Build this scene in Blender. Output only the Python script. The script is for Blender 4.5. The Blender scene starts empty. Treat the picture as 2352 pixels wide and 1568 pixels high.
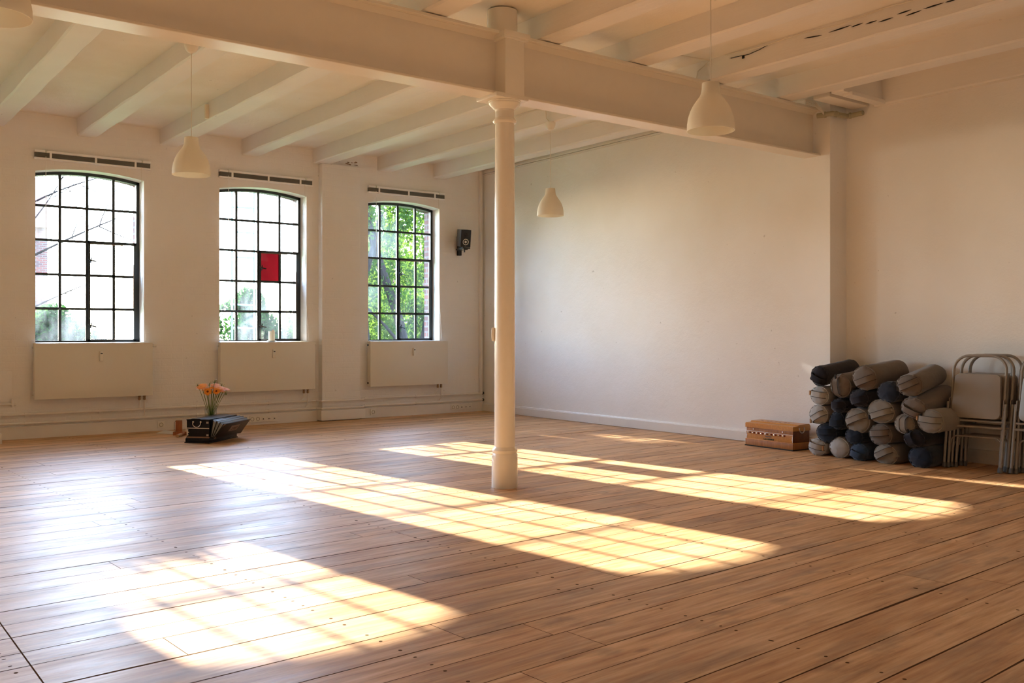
import bpy, bmesh, math, random
from math import sin, cos, pi, radians, sqrt, atan2, tan, floor
from mathutils import Vector, Matrix, noise
random.seed(7)
S = bpy.context.scene
COL = S.collection
# ------------------------------------------------------------------ camera frame (metres; window wall is +Y)
F_PX = 2165.0; HZ = 766.0; ZC = 1.13; YAW = radians(37.4)
def ray(px, py):
    l = (px-1176.0)/F_PX; v = (HZ-py)/F_PX
    return (sin(YAW)+cos(YAW)*l, cos(YAW)-sin(YAW)*l, v)
def onX(px, py, X):
    r = ray(px, py); t = X/r[0]; return Vector((X, r[1]*t, ZC+r[2]*t))
def onY(px, py, Y):
    r = ray(px, py); t = Y/r[1]; return Vector((r[0]*t, Y, ZC+r[2]*t))
def onZ(px, py, z):
    r = ray(px, py); t = (z-ZC)/r[2]; return Vector((r[0]*t, r[1]*t, z))
def depth(p): return p[0]*sin(YAW)+p[1]*cos(YAW)

# ------------------------------------------------------------------ materials
MATS = {}
class N:
    """small node-building helper"""
    def __init__(s, name):
        s.m = bpy.data.materials.new(name); s.m.use_nodes = True
        s.t = s.m.node_tree; s.n = s.t.nodes; s.l = s.t.links
        s.b = s.n['Principled BSDF']; s.out = s.n['Material Output']
    def add(s, typ, **kw):
        n = s.n.new(typ)
        for k, v in kw.items():
            if k.startswith('_'): setattr(n, k[1:], v)
            else: s.set(n.inputs[int(k[1:]) if k[0] == 'i' and k[1:].isdigit() else k.replace('__', ' ')], v)
        return n
    def set(s, inp, v):
        if isinstance(v, bpy.types.NodeSocket): s.l.new(v, inp)
        elif isinstance(v, bpy.types.Node): s.l.new(v.outputs[0], inp)
        else: inp.default_value = v
    def math(s, op, a, b=0.0, c=None, clamp=False):
        n = s.n.new('ShaderNodeMath'); n.operation = op; n.use_clamp = clamp
        s.set(n.inputs[0], a); s.set(n.inputs[1], b)
        if c is not None: s.set(n.inputs[2], c)
        return n.outputs[0]
    def mix(s, f, a, b, typ='MIX'):
        n = s.n.new('ShaderNodeMix'); n.data_type = 'RGBA'; n.blend_type = typ
        s.set(n.inputs[0], f); s.set(n.inputs[6], a); s.set(n.inputs[7], b)
        return n.outputs[2]
    def ramp(s, f, stops, interp='LINEAR'):
        n = s.n.new('ShaderNodeValToRGB'); e = n.color_ramp.elements; n.color_ramp.interpolation = interp
        while len(e) < len(stops): e.new(0.5)
        for el, (p, c) in zip(e, stops):
            el.position = p; el.color = c if len(c) == 4 else (*c, 1)
        s.set(n.inputs[0], f); return n.outputs[0]
    def coords(s, scale=(1, 1, 1), rot=(0, 0, 0), kind='Object'):
        tc = s.n.new('ShaderNodeTexCoord'); mp = s.n.new('ShaderNodeMapping')
        s.l.new(tc.outputs[kind], mp.inputs[0]); mp.inputs['Scale'].default_value = scale
        mp.inputs['Rotation'].default_value = rot
        return mp.outputs[0]
    def noise(s, vec, scale, detail=4, rough=0.55, out=0):
        n = s.n.new('ShaderNodeTexNoise'); s.set(n.inputs['Vector'], vec)
        n.inputs['Scale'].default_value = scale; n.inputs['Detail'].default_value = detail
        n.inputs['Roughness'].default_value = rough; return n.outputs[out]
    def bump(s, h, strength=0.3, dist=0.01, prev=None):
        n = s.n.new('ShaderNodeBump'); s.set(n.inputs['Height'], h)
        n.inputs['Strength'].default_value = strength; n.inputs['Distance'].default_value = dist
        if prev is not None: s.l.new(prev, n.inputs['Normal'])
        return n.outputs[0]
def rgb(*c):   # sRGB 0-255 to linear
    return tuple(((x/255)/12.92 if x/255 <= .04045 else ((x/255+.055)/1.055)**2.4) for x in c)+(1.0,)

def mat_plain(name, col, rough=.5, metal=0., spec=.5, nscale=0, namp=.0, bump=0., bscale=200, coat=0.):
    if name in MATS: return MATS[name]
    k = N(name); k.b.inputs['Roughness'].default_value = rough; k.b.inputs['Metallic'].default_value = metal
    k.b.inputs['Specular IOR Level'].default_value = spec; k.b.inputs['Coat Weight'].default_value = coat
    co = k.coords()
    nz = k.noise(co, nscale or 12, 3)
    dark = tuple(c*(1-namp) for c in col[:3])+(1,); lite = tuple(min(1, c*(1+namp)) for c in col[:3])+(1,)
    k.set(k.b.inputs['Base Color'], k.mix(nz, dark, lite))
    if bump: k.set(k.b.inputs['Normal'], k.bump(k.noise(co, bscale, 2), bump, .002))
    MATS[name] = k.m; return k.m

def mat_plaster(name, col, courses=False, rough=.75, stain=.06):
    k = N(name); co = k.coords()
    big = k.noise(co, 1.1, 3); mid = k.noise(co, 9, 4); fine = k.noise(co, 70, 3)
    c2 = (col[0]*(1-stain*.7), col[1]*(1-stain), col[2]*(1-stain*1.5), 1)
    base = k.mix(k.math('MULTIPLY_ADD', k.math('SUBTRACT', big, .45), 3.0, .3, clamp=True), col, c2)
    # little chips and pin holes
    chips = k.ramp(k.noise(co, 17, 2, .4), [(0.0, (0, 0, 0)), (.765, (0, 0, 0)), (.80, (1, 1, 1))])
    base = k.mix(k.math('MULTIPLY', chips, .35), base, (.28, .23, .18, 1))
    k.set(k.b.inputs['Base Color'], base); k.b.inputs['Roughness'].default_value = rough
    k.b.inputs['Specular IOR Level'].default_value = .3
    h = k.math('ADD', k.math('MULTIPLY', mid, .7), k.math('MULTIPLY', fine, .22))
    if courses:
        br = k.add('ShaderNodeTexBrick', Scale=1.0)
        sw = k.n.new('ShaderNodeSeparateXYZ'); k.l.new(co, sw.inputs[0])
        cb = k.n.new('ShaderNodeCombineXYZ'); k.l.new(sw.outputs[0], cb.inputs[0]); k.l.new(sw.outputs[2], cb.inputs[1])
        nz = k.noise(co, 6, 2, out=1)
        v = k.n.new('ShaderNodeMix'); v.data_type = 'VECTOR'; v.inputs[0].default_value = .02
        k.l.new(cb.outputs[0], v.inputs[4]); k.l.new(nz, v.inputs[5])
        k.l.new(v.outputs[1], br.inputs['Vector'])
        br.inputs['Brick Width'].default_value = .25; br.inputs['Row Height'].default_value = .075
        br.inputs['Mortar Size'].default_value = .012; br.inputs['Mortar Smooth'].default_value = 1.0
        h = k.math('SUBTRACT', h, k.math('MULTIPLY', br.outputs['Fac'], k.math('MULTIPLY', big, .26)))
    k.set(k.b.inputs['Normal'], k.bump(h, .55, .012))
    MATS[name] = k.m; return k.m

def mat_joist():
    k = N('painted_timber'); co = k.coords((1, 1, 1)); ln = k.coords((14, .8, 14))
    grain = k.noise(ln, 2.2, 6, .65)
    crack = k.ramp(k.noise(k.coords((9, .35, 9)), 2.6, 5, .62), [(0, (0, 0, 0)), (.705, (0, 0, 0)), (.74, (1, 1, 1))])
    brk = k.math('GREATER_THAN', k.noise(co, 5, 2), .5)
    cr = k.math('MULTIPLY', crack, brk)
    base = k.mix(k.noise(co, 1.7, 3), (.83, .80, .76, 1), (.75, .71, .65, 1))
    base = k.mix(k.math('MULTIPLY', cr, .75), base, (.12, .085, .065, 1))
    k.set(k.b.inputs['Base Color'], base); k.b.inputs['Roughness'].default_value = .55
    h = k.math('SUBTRACT', k.math('ADD', k.math('MULTIPLY', grain, .5), k.math('MULTIPLY', k.noise(co, 14, 4), .5)), cr)
    k.set(k.b.inputs['Normal'], k.bump(h, .5, .008))
    MATS['joist'] = k.m; return k.m

def mat_floor():
    k = N('varnished_pine_floor')
    tc = k.n.new('ShaderNodeTexCoord')
    vr = k.n.new('ShaderNodeVectorRotate'); vr.rotation_type = 'Z_AXIS'; vr.inputs['Angle'].default_value = radians(-3.0)
    k.l.new(tc.outputs['Object'], vr.inputs['Vector'])
    sp = k.n.new('ShaderNodeSeparateXYZ'); k.l.new(vr.outputs[0], sp.inputs[0])
    U, V = sp.outputs[0], sp.outputs[1]
    # board widths vary a little from board to board
    wn = k.n.new('ShaderNodeTexNoise'); wn.noise_dimensions = '1D'; k.set(wn.inputs['W'], V); wn.inputs['Scale'].default_value = 1.6; wn.inputs['Detail'].default_value = 1
    Vw = k.math('ADD', V, k.math('MULTIPLY', wn.outputs[0], .32))
    W = .212
    q = k.math('DIVIDE', Vw, W); row = k.math('FLOOR', q); fr = k.math('FRACT', q)
    edge = k.math('MULTIPLY', k.math('MINIMUM', fr, k.math('SUBTRACT', 1.0, fr)), W)     # metres to nearest seam
    def white(w, sd):
        n = k.n.new('ShaderNodeTexWhiteNoise'); n.noise_dimensions = '1D'; k.set(n.inputs['W'], k.math('ADD', w, sd)); return n.outputs['Value']
    r1 = white(row, .37); r2 = white(row, 7.7)
    # lengths: butt joints
    L = 5.2
    qu = k.math('ADD', k.math('DIVIDE', U, L), k.math('MULTIPLY', r2, 3.7)); cell = k.math('FLOOR', qu); fu = k.math('FRACT', qu)
    eu = k.math('MULTIPLY', k.math('MINIMUM', fu, k.math('SUBTRACT', 1.0, fu)), L)
    rid = white(k.math('ADD', k.math('MULTIPLY', row, 13.1), cell), 2.3)
    wob = k.noise(k.coords((1, 6, 1)), .8, 3)
    gapw = k.math('MULTIPLY_ADD', k.math('POWER', k.noise(k.coords((.5, 5, 1)), 1.3, 2), 3.0), .014, .0016)
    gap1 = k.math('LESS_THAN', edge, gapw)
    gap2 = k.math('LESS_THAN', eu, .0016)
    # long header seam at the left edge (boards end on a line)
    x0 = k.n.new('ShaderNodeSeparateXYZ'); k.l.new(tc.outputs['Object'], x0.inputs[0])
    sdist = k.math('ABSOLUTE', k.math('SUBTRACT', x0.outputs[0], .648))
    seam = k.math('MULTIPLY', k.math('LESS_THAN', sdist, .0028), k.math('LESS_THAN', x0.outputs[1], 4.35))
    gap = k.math('MAXIMUM', gap1, k.math('MAXIMUM', gap2, seam))
    # nails: pairs near the seams every 1.1 m and a scatter of dark dots
    vo = k.n.new('ShaderNodeTexVoronoi'); vo.inputs['Scale'].default_value = 3.1; vo.inputs['Randomness'].default_value = 1.
    k.l.new(k.coords((1, 1, 1)), vo.inputs['Vector'])
    dot = k.math('LESS_THAN', vo.outputs['Distance'], .026)
    nu = k.math('ABSOLUTE', k.math('SUBTRACT', k.math('FRACT', k.math('DIVIDE', k.math('SUBTRACT', U, .70), 1.1)), .07))
    nv = k.math('ABSOLUTE', k.math('SUBTRACT', edge, .045))
    nail = k.math('LESS_THAN', k.math('ADD', k.math('POWER', k.math('MULTIPLY', nu, 1.1), 2.), k.math('POWER', nv, 2.)), .00005)
    dots = k.math('MAXIMUM', dot, nail)
    # grain
    off = k.n.new('ShaderNodeCombineXYZ'); k.set(off.inputs[0], k.math('MULTIPLY', rid, 37.)); k.set(off.inputs[1], k.math('MULTIPLY', rid, 11.))
    va = k.n.new('ShaderNodeVectorMath'); va.operation = 'ADD'; k.l.new(vr.outputs[0], va.inputs[0]); k.l.new(off.outputs[0], va.inputs[1])
    mp = k.n.new('ShaderNodeMapping'); k.l.new(va.outputs[0], mp.inputs[0]); mp.inputs['Scale'].default_value = (1.0, 14, 1)
    g1 = k.noise(mp.outputs[0], 2.2, 8, .62)
    mp2 = k.n.new('ShaderNodeMapping'); k.l.new(va.outputs[0], mp2.inputs[0]); mp2.inputs['Scale'].default_value = (.6, 3.0, 1)
    g2 = k.noise(mp2.outputs[0], 1.7, 4, .6)
    mp3 = k.n.new('ShaderNodeMapping'); k.l.new(va.outputs[0], mp3.inputs[0]); mp3.inputs['Scale'].default_value = (2.0, 60, 1)
    g3 = k.noise(mp3.outputs[0], 2.0, 4, .6)
    base = k.ramp(g1, [(.25, rgb(146, 102, 66)), (.40, rgb(194, 149, 104)), (.58, rgb(218, 177, 130)), (.76, rgb(236, 203, 160))])
    tint = k.ramp(rid, [(0, (.74, .66, .58)), (.35, (1.0, .97, .93)), (.7, (.88, .86, .84)), (1, (1.1, 1.05, .99))])
    base = k.mix(1.0, base, tint, 'MULTIPLY')
    grey = k.ramp(g2, [(.0, (0, 0, 0)), (.50, (0, 0, 0)), (.66, (1, 1, 1))])
    base = k.mix(k.math('MULTIPLY', grey, .42), base, rgb(112, 96, 82))
    stain = k.ramp(k.noise(k.coords((1.0, 2.2, 1)), 2.3, 5, .6), [(0, (0, 0, 0)), (.56, (0, 0, 0)), (.68, (1, 1, 1))])
    base = k.mix(k.math('MULTIPLY', stain, .38), base, rgb(98, 80, 66))
    vk = k.n.new('ShaderNodeTexVoronoi'); vk.inputs['Scale'].default_value = 1.0; k.l.new(k.coords((1.1, 2.6, 1)), vk.inputs['Vector'])
    knot = k.ramp(k.math('ADD', vk.outputs['Distance'], k.math('MULTIPLY', g3, .02)), [(0, (1, 1, 1)), (.030, (.8, .8, .8)), (.062, (0, 0, 0))])
    base = k.mix(k.math('MULTIPLY', knot, .6), base, rgb(92, 58, 38))
    red = k.ramp(k.noise(mp2.outputs[0], 3.1, 3), [(0, (0, 0, 0)), (.56, (0, 0, 0)), (.7, (1, 1, 1))])
    base = k.mix(k.math('MULTIPLY', red, .25), base, rgb(170, 106, 62))
    streak = k.ramp(g3, [(0, (.72, .68, .64)), (.45, (1, 1, 1))])
    base = k.mix(.6, base, streak, 'MULTIPLY')
    base = k.mix(k.math('MULTIPLY', dots, .85), base, (.03, .02, .015, 1))
    base = k.mix(k.math('MULTIPLY', gap, .9), base, (.035, .016, .01, 1))
    k.set(k.b.inputs['Base Color'], base)
    worn = k.noise(k.coords((1, 2.5, 1)), 1.5, 5, .65)
    k.set(k.b.inputs['Roughness'], k.math('MULTIPLY_ADD', k.math('ADD', worn, k.math('MULTIPLY', g3, .35)), .36, .20, clamp=True))
    k.set(k.b.inputs['Specular IOR Level'], k.math('MULTIPLY', k.math('SUBTRACT', 1.0, k.math('MAXIMUM', gap, dots)), .27))
    h = k.math('SUBTRACT', k.math('ADD', k.math('MULTIPLY', g3, .25), k.math('ADD', k.math('MULTIPLY', worn, .6), k.math('MULTIPLY', rid, .3))), k.math('MULTIPLY', gap, 1.5))
    cup = k.math('MULTIPLY', k.math('POWER', k.math('ABSOLUTE', k.math('SUBTRACT', fr, .5)), 2.0), 1.6)
    h = k.math('ADD', h, cup)
    k.set(k.b.inputs['Normal'], k.bump(h, .22, .006))
    MATS['floor'] = k.m; return k.m

def mat_wood(name, c1, c2, axis=0, rough=.35):
    k = N(name); sc = [14, 14, 14]; sc[axis] = 1.2
    g = k.noise(k.coords(tuple(sc)), 3.5, 6, .6)
    k.set(k.b.inputs['Base Color'], k.mix(k.math('MULTIPLY_ADD', k.math('SUBTRACT', g, .5), 2.2, .5, clamp=True), c1, c2))
    k.b.inputs['Roughness'].default_value = rough; k.b.inputs['Coat Weight'].default_value = .3
    MATS[name] = k.m; return k.m

def mat_fabric(name, col):
    k = N(name); co = k.coords()
    w = k.noise(co, 420, 2, .5); b = k.noise(co, 7, 3)
    base = k.mix(b, tuple(c*.82 for c in col[:3])+(1,), tuple(c*1.12 for c in col[:3])+(1,))
    base = k.mix(k.math('MULTIPLY', w, .25), base, tuple(min(1, c*1.7) for c in col[:3])+(1,))
    k.set(k.b.inputs['Base Color'], base); k.b.inputs['Roughness'].default_value = .95
    k.b.inputs['Specular IOR Level'].default_value = .15
    k.b.inputs['Sheen Weight'].default_value = .25; k.b.inputs['Sheen Roughness'].default_value = .5
    k.set(k.b.inputs['Normal'], k.bump(k.math('ADD', k.math('MULTIPLY', w, .3), k.math('MULTIPLY', k.noise(co, 22, 3), .8)), .5, .006))
    MATS[name] = k.m; return k.m

def mat_glass(name, tint=(.97, .985, 1, 1), haze=.02, hazecol=(.80, .88, .98, 1)):
    k = N(name); k.n.remove(k.b)
    tr = k.add('ShaderNodeBsdfTransparent', Color=tint)
    tl = k.add('ShaderNodeBsdfTranslucent', Color=hazecol)
    gl = k.add('ShaderNodeBsdfGlossy', Roughness=.03, Color=(1, 1, 1, 1))
    nz = k.noise(k.coords((1, 1, .45)), 2.0, 4, .6)
    stre = k.noise(k.coords((6, 1, .5)), 4, 4, .6)
    f = k.math('MULTIPLY', k.math('MULTIPLY_ADD', k.math('SUBTRACT', nz, .42), 3.2, .12, clamp=True), k.math('MULTIPLY_ADD', stre, .9, .4))
    m1 = k.n.new('ShaderNodeMixShader'); k.set(m1.inputs[0], k.math('MULTIPLY', f, haze, clamp=True)); k.l.new(tr.outputs[0], m1.inputs[1]); k.l.new(tl.outputs[0], m1.inputs[2])
    fr = k.add('ShaderNodeFresnel', IOR=1.45)
    m2 = k.n.new('ShaderNodeMixShader'); k.set(m2.inputs[0], fr.outputs[0]); k.l.new(m1.outputs[0], m2.inputs[1]); k.l.new(gl.outputs[0], m2.inputs[2])
    k.l.new(m2.outputs[0], k.out.inputs['Surface'])
    MATS[name] = k.m; return k.m

def mat_clear(name, tint):
    k = N(name); k.n.remove(k.b)
    tr = k.add('ShaderNodeBsdfTransparent', Color=tint); gl = k.add('ShaderNodeBsdfGlossy', Roughness=.02)
    fr = k.add('ShaderNodeLayerWeight', Blend=.35)
    m2 = k.n.new('ShaderNodeMixShader'); k.set(m2.inputs[0], k.math('MULTIPLY', fr.outputs['Facing'], .55)); k.l.new(tr.outputs[0], m2.inputs[1]); k.l.new(gl.outputs[0], m2.inputs[2])
    k.l.new(m2.outputs[0], k.out.inputs['Surface']); MATS[name] = k.m; return k.m

def mat_leaf(name, col, tcol):
    k = N(name); k.n.remove(k.b)
    nz = k.noise(k.coords(), 1.7, 3)
    d = k.add('ShaderNodeBsdfDiffuse'); t = k.add('ShaderNodeBsdfTranslucent')
    k.set(d.inputs[0], k.mix(nz, tuple(c*.6 for c in col[:3])+(1,), col)); k.set(t.inputs[0], k.mix(nz, tuple(c*.6 for c in tcol[:3])+(1,), tcol))
    m = k.n.new('ShaderNodeMixShader'); m.inputs[0].default_value = .55
    k.l.new(d.outputs[0], m.inputs[1]); k.l.new(t.outputs[0], m.inputs[2]); k.l.new(m.outputs[0], k.out.inputs['Surface'])
    MATS[name] = k.m; return k.m

def mat_plasticshade():
    k = N('white_lamp_plastic')
    k.b.inputs['Base Color'].default_value = (.90, .87, .78, 1); k.b.inputs['Roughness'].default_value = .45
    tl = k.add('ShaderNodeBsdfTranslucent', Color=(.92, .88, .78, 1))
    m = k.n.new('ShaderNodeMixShader'); m.inputs[0].default_value = .4
    nz = k.noise(k.coords(), 30, 2); k.set(k.b.inputs['Roughness'], k.math('MULTIPLY_ADD', nz, .1, .4))
    k.l.new(k.b.outputs[0], m.inputs[1]); k.l.new(tl.outputs[0], m.inputs[2]); k.l.new(m.outputs[0], k.out.inputs['Surface'])
    MATS['shade'] = k.m; return k.m

def mat_brick(name):
    k = N(name); tc = k.coords()
    sw = k.n.new('ShaderNodeSeparateXYZ'); k.l.new(tc, sw.inputs[0]); cb = k.n.new('ShaderNodeCombineXYZ')
    k.set(cb.inputs[0], k.math('ADD', sw.outputs[0], sw.outputs[1])); k.l.new(sw.outputs[2], cb.inputs[1])
    br = k.add('ShaderNodeTexBrick', Scale=1.0, Color1=rgb(92, 46, 40), Color2=rgb(66, 38, 40), Mortar=rgb(84, 80, 80))
    br.inputs['Brick Width'].default_value = .24; br.inputs['Row Height'].default_value = .077; br.inputs['Mortar Size'].default_value = .012
    k.l.new(cb.outputs[0], br.inputs['Vector']); k.l.new(br.outputs[0], k.b.inputs['Base Color']); k.b.inputs['Roughness'].default_value = .9
    MATS[name] = k.m; return k.m

M_PLAST = mat_plaster('white_plaster', (.85, .835, .81, 1))
M_PLASTB = mat_plaster('white_painted_brick', (.85, .835, .81, 1), courses=True)
M_CEIL = mat_plaster('white_ceiling_boards', (.84, .80, .74, 1), stain=.12)
M_JOIST = mat_joist(); M_FLOOR = mat_floor()
M_STEEL = mat_plain('glossy_white_steel_paint', (.78, .72, .62, 1), .28, namp=.03, bump=.25, bscale=40)
M_COL = mat_plain('glossy_cream_column_paint', (.80, .755, .66, 1), .25, namp=.03, bump=.15, bscale=45)
M_TRIM = mat_plain('white_trim_paint', (.78, .75, .70, 1), .38, namp=.03)
M_RAD = mat_plain('radiator_enamel', (.75, .71, .61, 1), .22, namp=.01)
M_PIPE = mat_plain('white_pipe_paint', (.78, .74, .68, 1), .35, namp=.03)
M_WPLAS = mat_plain('white_plastic', (.78, .75, .67, 1), .35)
M_IRON = mat_plain('dark_window_iron', (.018, .024, .027, 1), .5, namp=.4, bump=.4, bscale=60)
M_PUTTY = mat_plain('bare_putty', rgb(150, 125, 100), .8, namp=.2)
M_RAIL = mat_plain('white_blind_rail', (.90, .90, .89, 1), .3)
M_GREY = mat_plain('grey_blind_slats', (.16, .155, .14, 1), .45)
M_BLACK = mat_plain('black_lacquer', (.008, .006, .006, 1), .30, spec=.22, namp=.3, coat=.1)
M_BLKPL = mat_plain('black_plastic', (.012, .013, .015, 1), .5)
M_CAB = mat_plain('speaker_cabinet_side', (.045, .040, .036, 1), .35)
M_CHROME = mat_plain('chrome', (.75, .74, .72, 1), .14, 1.)
M_BRASS = mat_plain('aged_brass', (.35, .22, .12, 1), .35, 1.)
M_FADED = mat_plain('pale_bellows_cloth', rgb(150, 152, 150), .7)
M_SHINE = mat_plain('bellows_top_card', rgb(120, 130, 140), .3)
M_HONEY = mat_wood('honey_teak', rgb(178, 114, 42), rgb(212, 144, 58), 1)
M_HONEY2 = mat_wood('reddish_teak', rgb(146, 90, 40), rgb(182, 118, 56), 2)
M_DKWOOD = mat_wood('dark_teak_end', rgb(82, 40, 14), rgb(120, 66, 24), 0)
M_LITWOOD = mat_wood('light_wood', rgb(178, 128, 84), rgb(205, 165, 120), 0, .5)
M_ORWOOD = mat_wood('orange_wood', rgb(140, 74, 26), rgb(176, 100, 40), 2, .4)
M_CHAIR = mat_plain('taupe_chair_enamel', rgb(142, 135, 126), .36, .15, namp=.06)
M_RUB = mat_plain('grey_rubber', rgb(96, 94, 92), .7)
F_LIGHT = mat_fabric('light_grey_cotton', rgb(160, 158, 154))
F_TAUPE = mat_fabric('taupe_cotton', rgb(104, 94, 85))
F_GREY = mat_fabric('warm_grey_cotton', rgb(128, 121, 111))
F_NAVY = mat_fabric('navy_cotton', rgb(30, 37, 50))
F_BLUE = mat_fabric('blue_grey_cotton', rgb(50, 64, 84))
F_DARK = mat_fabric('charcoal_navy_cotton', rgb(34, 34, 42))
FAB = dict(l=F_LIGHT, t=F_TAUPE, g=F_GREY, n=F_NAVY, b=F_BLUE, d=F_DARK)
M_SEAM = mat_plain('dark_piping', rgb(40, 36, 34), .9)
M_TAG = mat_plain('tan_leather_tag', rgb(176, 132, 88), .7)
M_GLASS = mat_glass('old_window_glass')
M_GLASS2 = mat_glass('hazy_window_glass', haze=.11)
M_RED = mat_glass('red_window_glass', tint=(.007, .00005, .0003, 1), haze=.02, hazecol=(.6, .01, .02, 1))
M_VASE = mat_clear('vase_glass', (.93, .95, .94, 1))
M_SHADE = mat_plasticshade()
M_CORD = mat_plain('white_cord', (.72, .67, .58, 1), .6)
M_WAX = mat_plain('candle_wax', (.85, .82, .70, 1), .5)
M_STEM = mat_plain('green_stem', rgb(92, 118, 48), .6, namp=.3)
M_ORANGE = mat_plain('orange_petals', rgb(246, 150, 34), .6, namp=.15)
M_OCORE = mat_plain('dark_orange_core', rgb(120, 52, 14), .8)
M_WHITE = mat_plain('white_petals', rgb(236, 232, 214), .6)
M_PAPER = mat_plain('white_paper', rgb(214, 206, 196), .7)
M_BRICK = mat_brick('red_brick')
M_CONDUIT = mat_plain('grey_conduit', rgb(172, 166, 140), .6)
M_LEAF = mat_leaf('tree_leaves', rgb(44, 70, 40), rgb(88, 114, 40))
M_LEAF2 = mat_leaf('darker_leaves', rgb(34, 62, 38), rgb(56, 96, 36))
M_BARK = mat_plain('tree_bark', rgb(34, 31, 31), 1.0, spec=.05, namp=.4)
M_GRASS = mat_plain('grass', rgb(96, 120, 60), .95, namp=.3)
M_ROOF = mat_plain('roof_tiles', rgb(128, 84, 74), .8, namp=.2)
M_GREENM = mat_plain('green_metal', rgb(96, 134, 130), .5)
M_DARKG = mat_plain('dark_gap', (.01, .008, .007, 1), .9)

# ------------------------------------------------------------------ mesh helpers
def smooth(o, ang=40):
    me = o.data
    for p in me.polygons: p.use_smooth = True
    try: me.set_sharp_from_angle(angle=radians(ang))
    except Exception: pass
class MB:
    def __init__(s): s.bm = bmesh.new(); s.mi = 0
    def _f(s, vs):
        try:
            f = s.bm.faces.new(vs); f.material_index = s.mi; return f
        except ValueError: return None
    def box(s, a, b, M=None, bev=0):
        bm2 = bmesh.new() if bev else s.bm
        x0, y0, z0 = a; x1, y1, z1 = b
        c = [Vector(p) for p in ((x0, y0, z0), (x1, y0, z0), (x1, y1, z0), (x0, y1, z0), (x0, y0, z1), (x1, y0, z1), (x1, y1, z1), (x0, y1, z1))]
        v = [bm2.verts.new(p) for p in c]
        for q in ((3, 2, 1, 0), (4, 5, 6, 7), (0, 1, 5, 4), (1, 2, 6, 5), (2, 3, 7, 6), (3, 0, 4, 7)):
            f = bm2.faces.new([v[i] for i in q])
        if bev:
            bmesh.ops.bevel(bm2, geom=list(bm2.edges), offset=bev, segments=2, affect='EDGES', profile=.6)
            mp = {}
            for w in bm2.verts: mp[w] = s.bm.verts.new(M @ w.co if M else w.co)
            for f in bm2.faces: s._f([mp[w] for w in f.verts])
            bm2.free()
        else:
            for w in v:
                if M: w.co = M @ w.co
            for f in set(f for w in v for f in w.link_faces): f.material_index = s.mi
        return s
    def prism(s, pts, vec, M=None):
        """pts: 3D polygon, vec: extrusion"""
        vec = Vector(vec); a = [Vector(p) for p in pts]; b = [p+vec for p in a]
        if M: a = [M @ p for p in a]; b = [M @ p for p in b]
        va = [s.bm.verts.new(p) for p in a]; vb = [s.bm.verts.new(p) for p in b]
        s._f(list(reversed(va))); s._f(vb); n = len(va)
        for i in range(n): s._f([va[i], va[(i+1) % n], vb[(i+1) % n], vb[i]])
        return s
    def tube(s, path, r, n=8, cap=True, rs=None):
        P = [Vector(p) for p in path]; rings = []
        up = None
        for i, p in enumerate(P):
            t = (P[min(i+1, len(P)-1)]-P[max(i-1, 0)]).normalized()
            if up is None:
                up = Vector((0, 0, 1)) if abs(t.z) < .9 else Vector((1, 0, 0))
            a = (up-t*up.dot(t)).normalized(); b = t.cross(a); up = a
            rr = rs[i] if rs else r
            rings.append([s.bm.verts.new(p+(a*cos(2*pi*k/n)+b*sin(2*pi*k/n))*rr) for k in range(n)])
        for i in range(len(rings)-1):
            for k in range(n): s._f([rings[i][k], rings[i][(k+1) % n], rings[i+1][(k+1) % n], rings[i+1][k]])
        if cap: s._f(list(reversed(rings[0]))); s._f(rings[-1])
        return s
    def lathe(s, prof, c=(0, 0, 0), n=32, M=None, capb=False, capt=False):
        """prof: list of (r, z)"""
        c = Vector(c); rings = []
        for r, z in prof:
            ring = []
            for k in range(n):
                p = c+Vector((r*cos(2*pi*k/n), r*sin(2*pi*k/n), z))
                ring.append(s.bm.verts.new(M @ p if M else p))
            rings.append(ring)
        for i in range(len(rings)-1):
            for k in range(n): s._f([rings[i][k], rings[i][(k+1) % n], rings[i+1][(k+1) % n], rings[i+1][k]])
        if capb: s._f(list(reversed(rings[0])))
        if capt: s._f(rings[-1])
        return s
    def build(s, name, mats, parent=None, loc=None, rotz=0, sm=True, ang=35):
        me = bpy.data.meshes.new(name)
        bmesh.ops.recalc_face_normals(s.bm, faces=list(s.bm.faces))
        s.bm.to_mesh(me); s.bm.free()
        for m in (mats if isinstance(mats, (list, tuple)) else [mats]): me.materials.append(m)
        o = bpy.data.objects.new(name, me); COL.objects.link(o)
        if parent: o.parent = parent
        if loc is not None: o.location = loc
        o.rotation_euler.z = rotz
        if sm: smooth(o, ang)
        return o
def tag(o, label=None, cat=None, group=None, kind=None):
    if label: o['label'] = label
    if cat: o['category'] = cat
    if group: o['group'] = group
    if kind: o['kind'] = kind
    return o
def thing(name, label, cat, loc=(0, 0, 0), rotz=0, group=None):
    o = bpy.data.objects.new(name, None); COL.objects.link(o); o.empty_display_size = .1
    o.location = loc; o.rotation_euler = (0, 0, rotz)
    return tag(o, label, cat, group)
def struct(o): o['kind'] = 'structure'; return o
def copy_tree(o, parent=None):
    c = o.copy(); COL.objects.link(c)
    if parent: c.parent = parent
    for ch in list(o.children): copy_tree(ch, c)
    return c
def bez(p0, p1, p2, n=8):
    p0, p1, p2 = Vector(p0), Vector(p1), Vector(p2)
    return [p0*(1-t)**2+p1*2*t*(1-t)+p2*t*t for t in [i/n for i in range(n+1)]]

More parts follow.
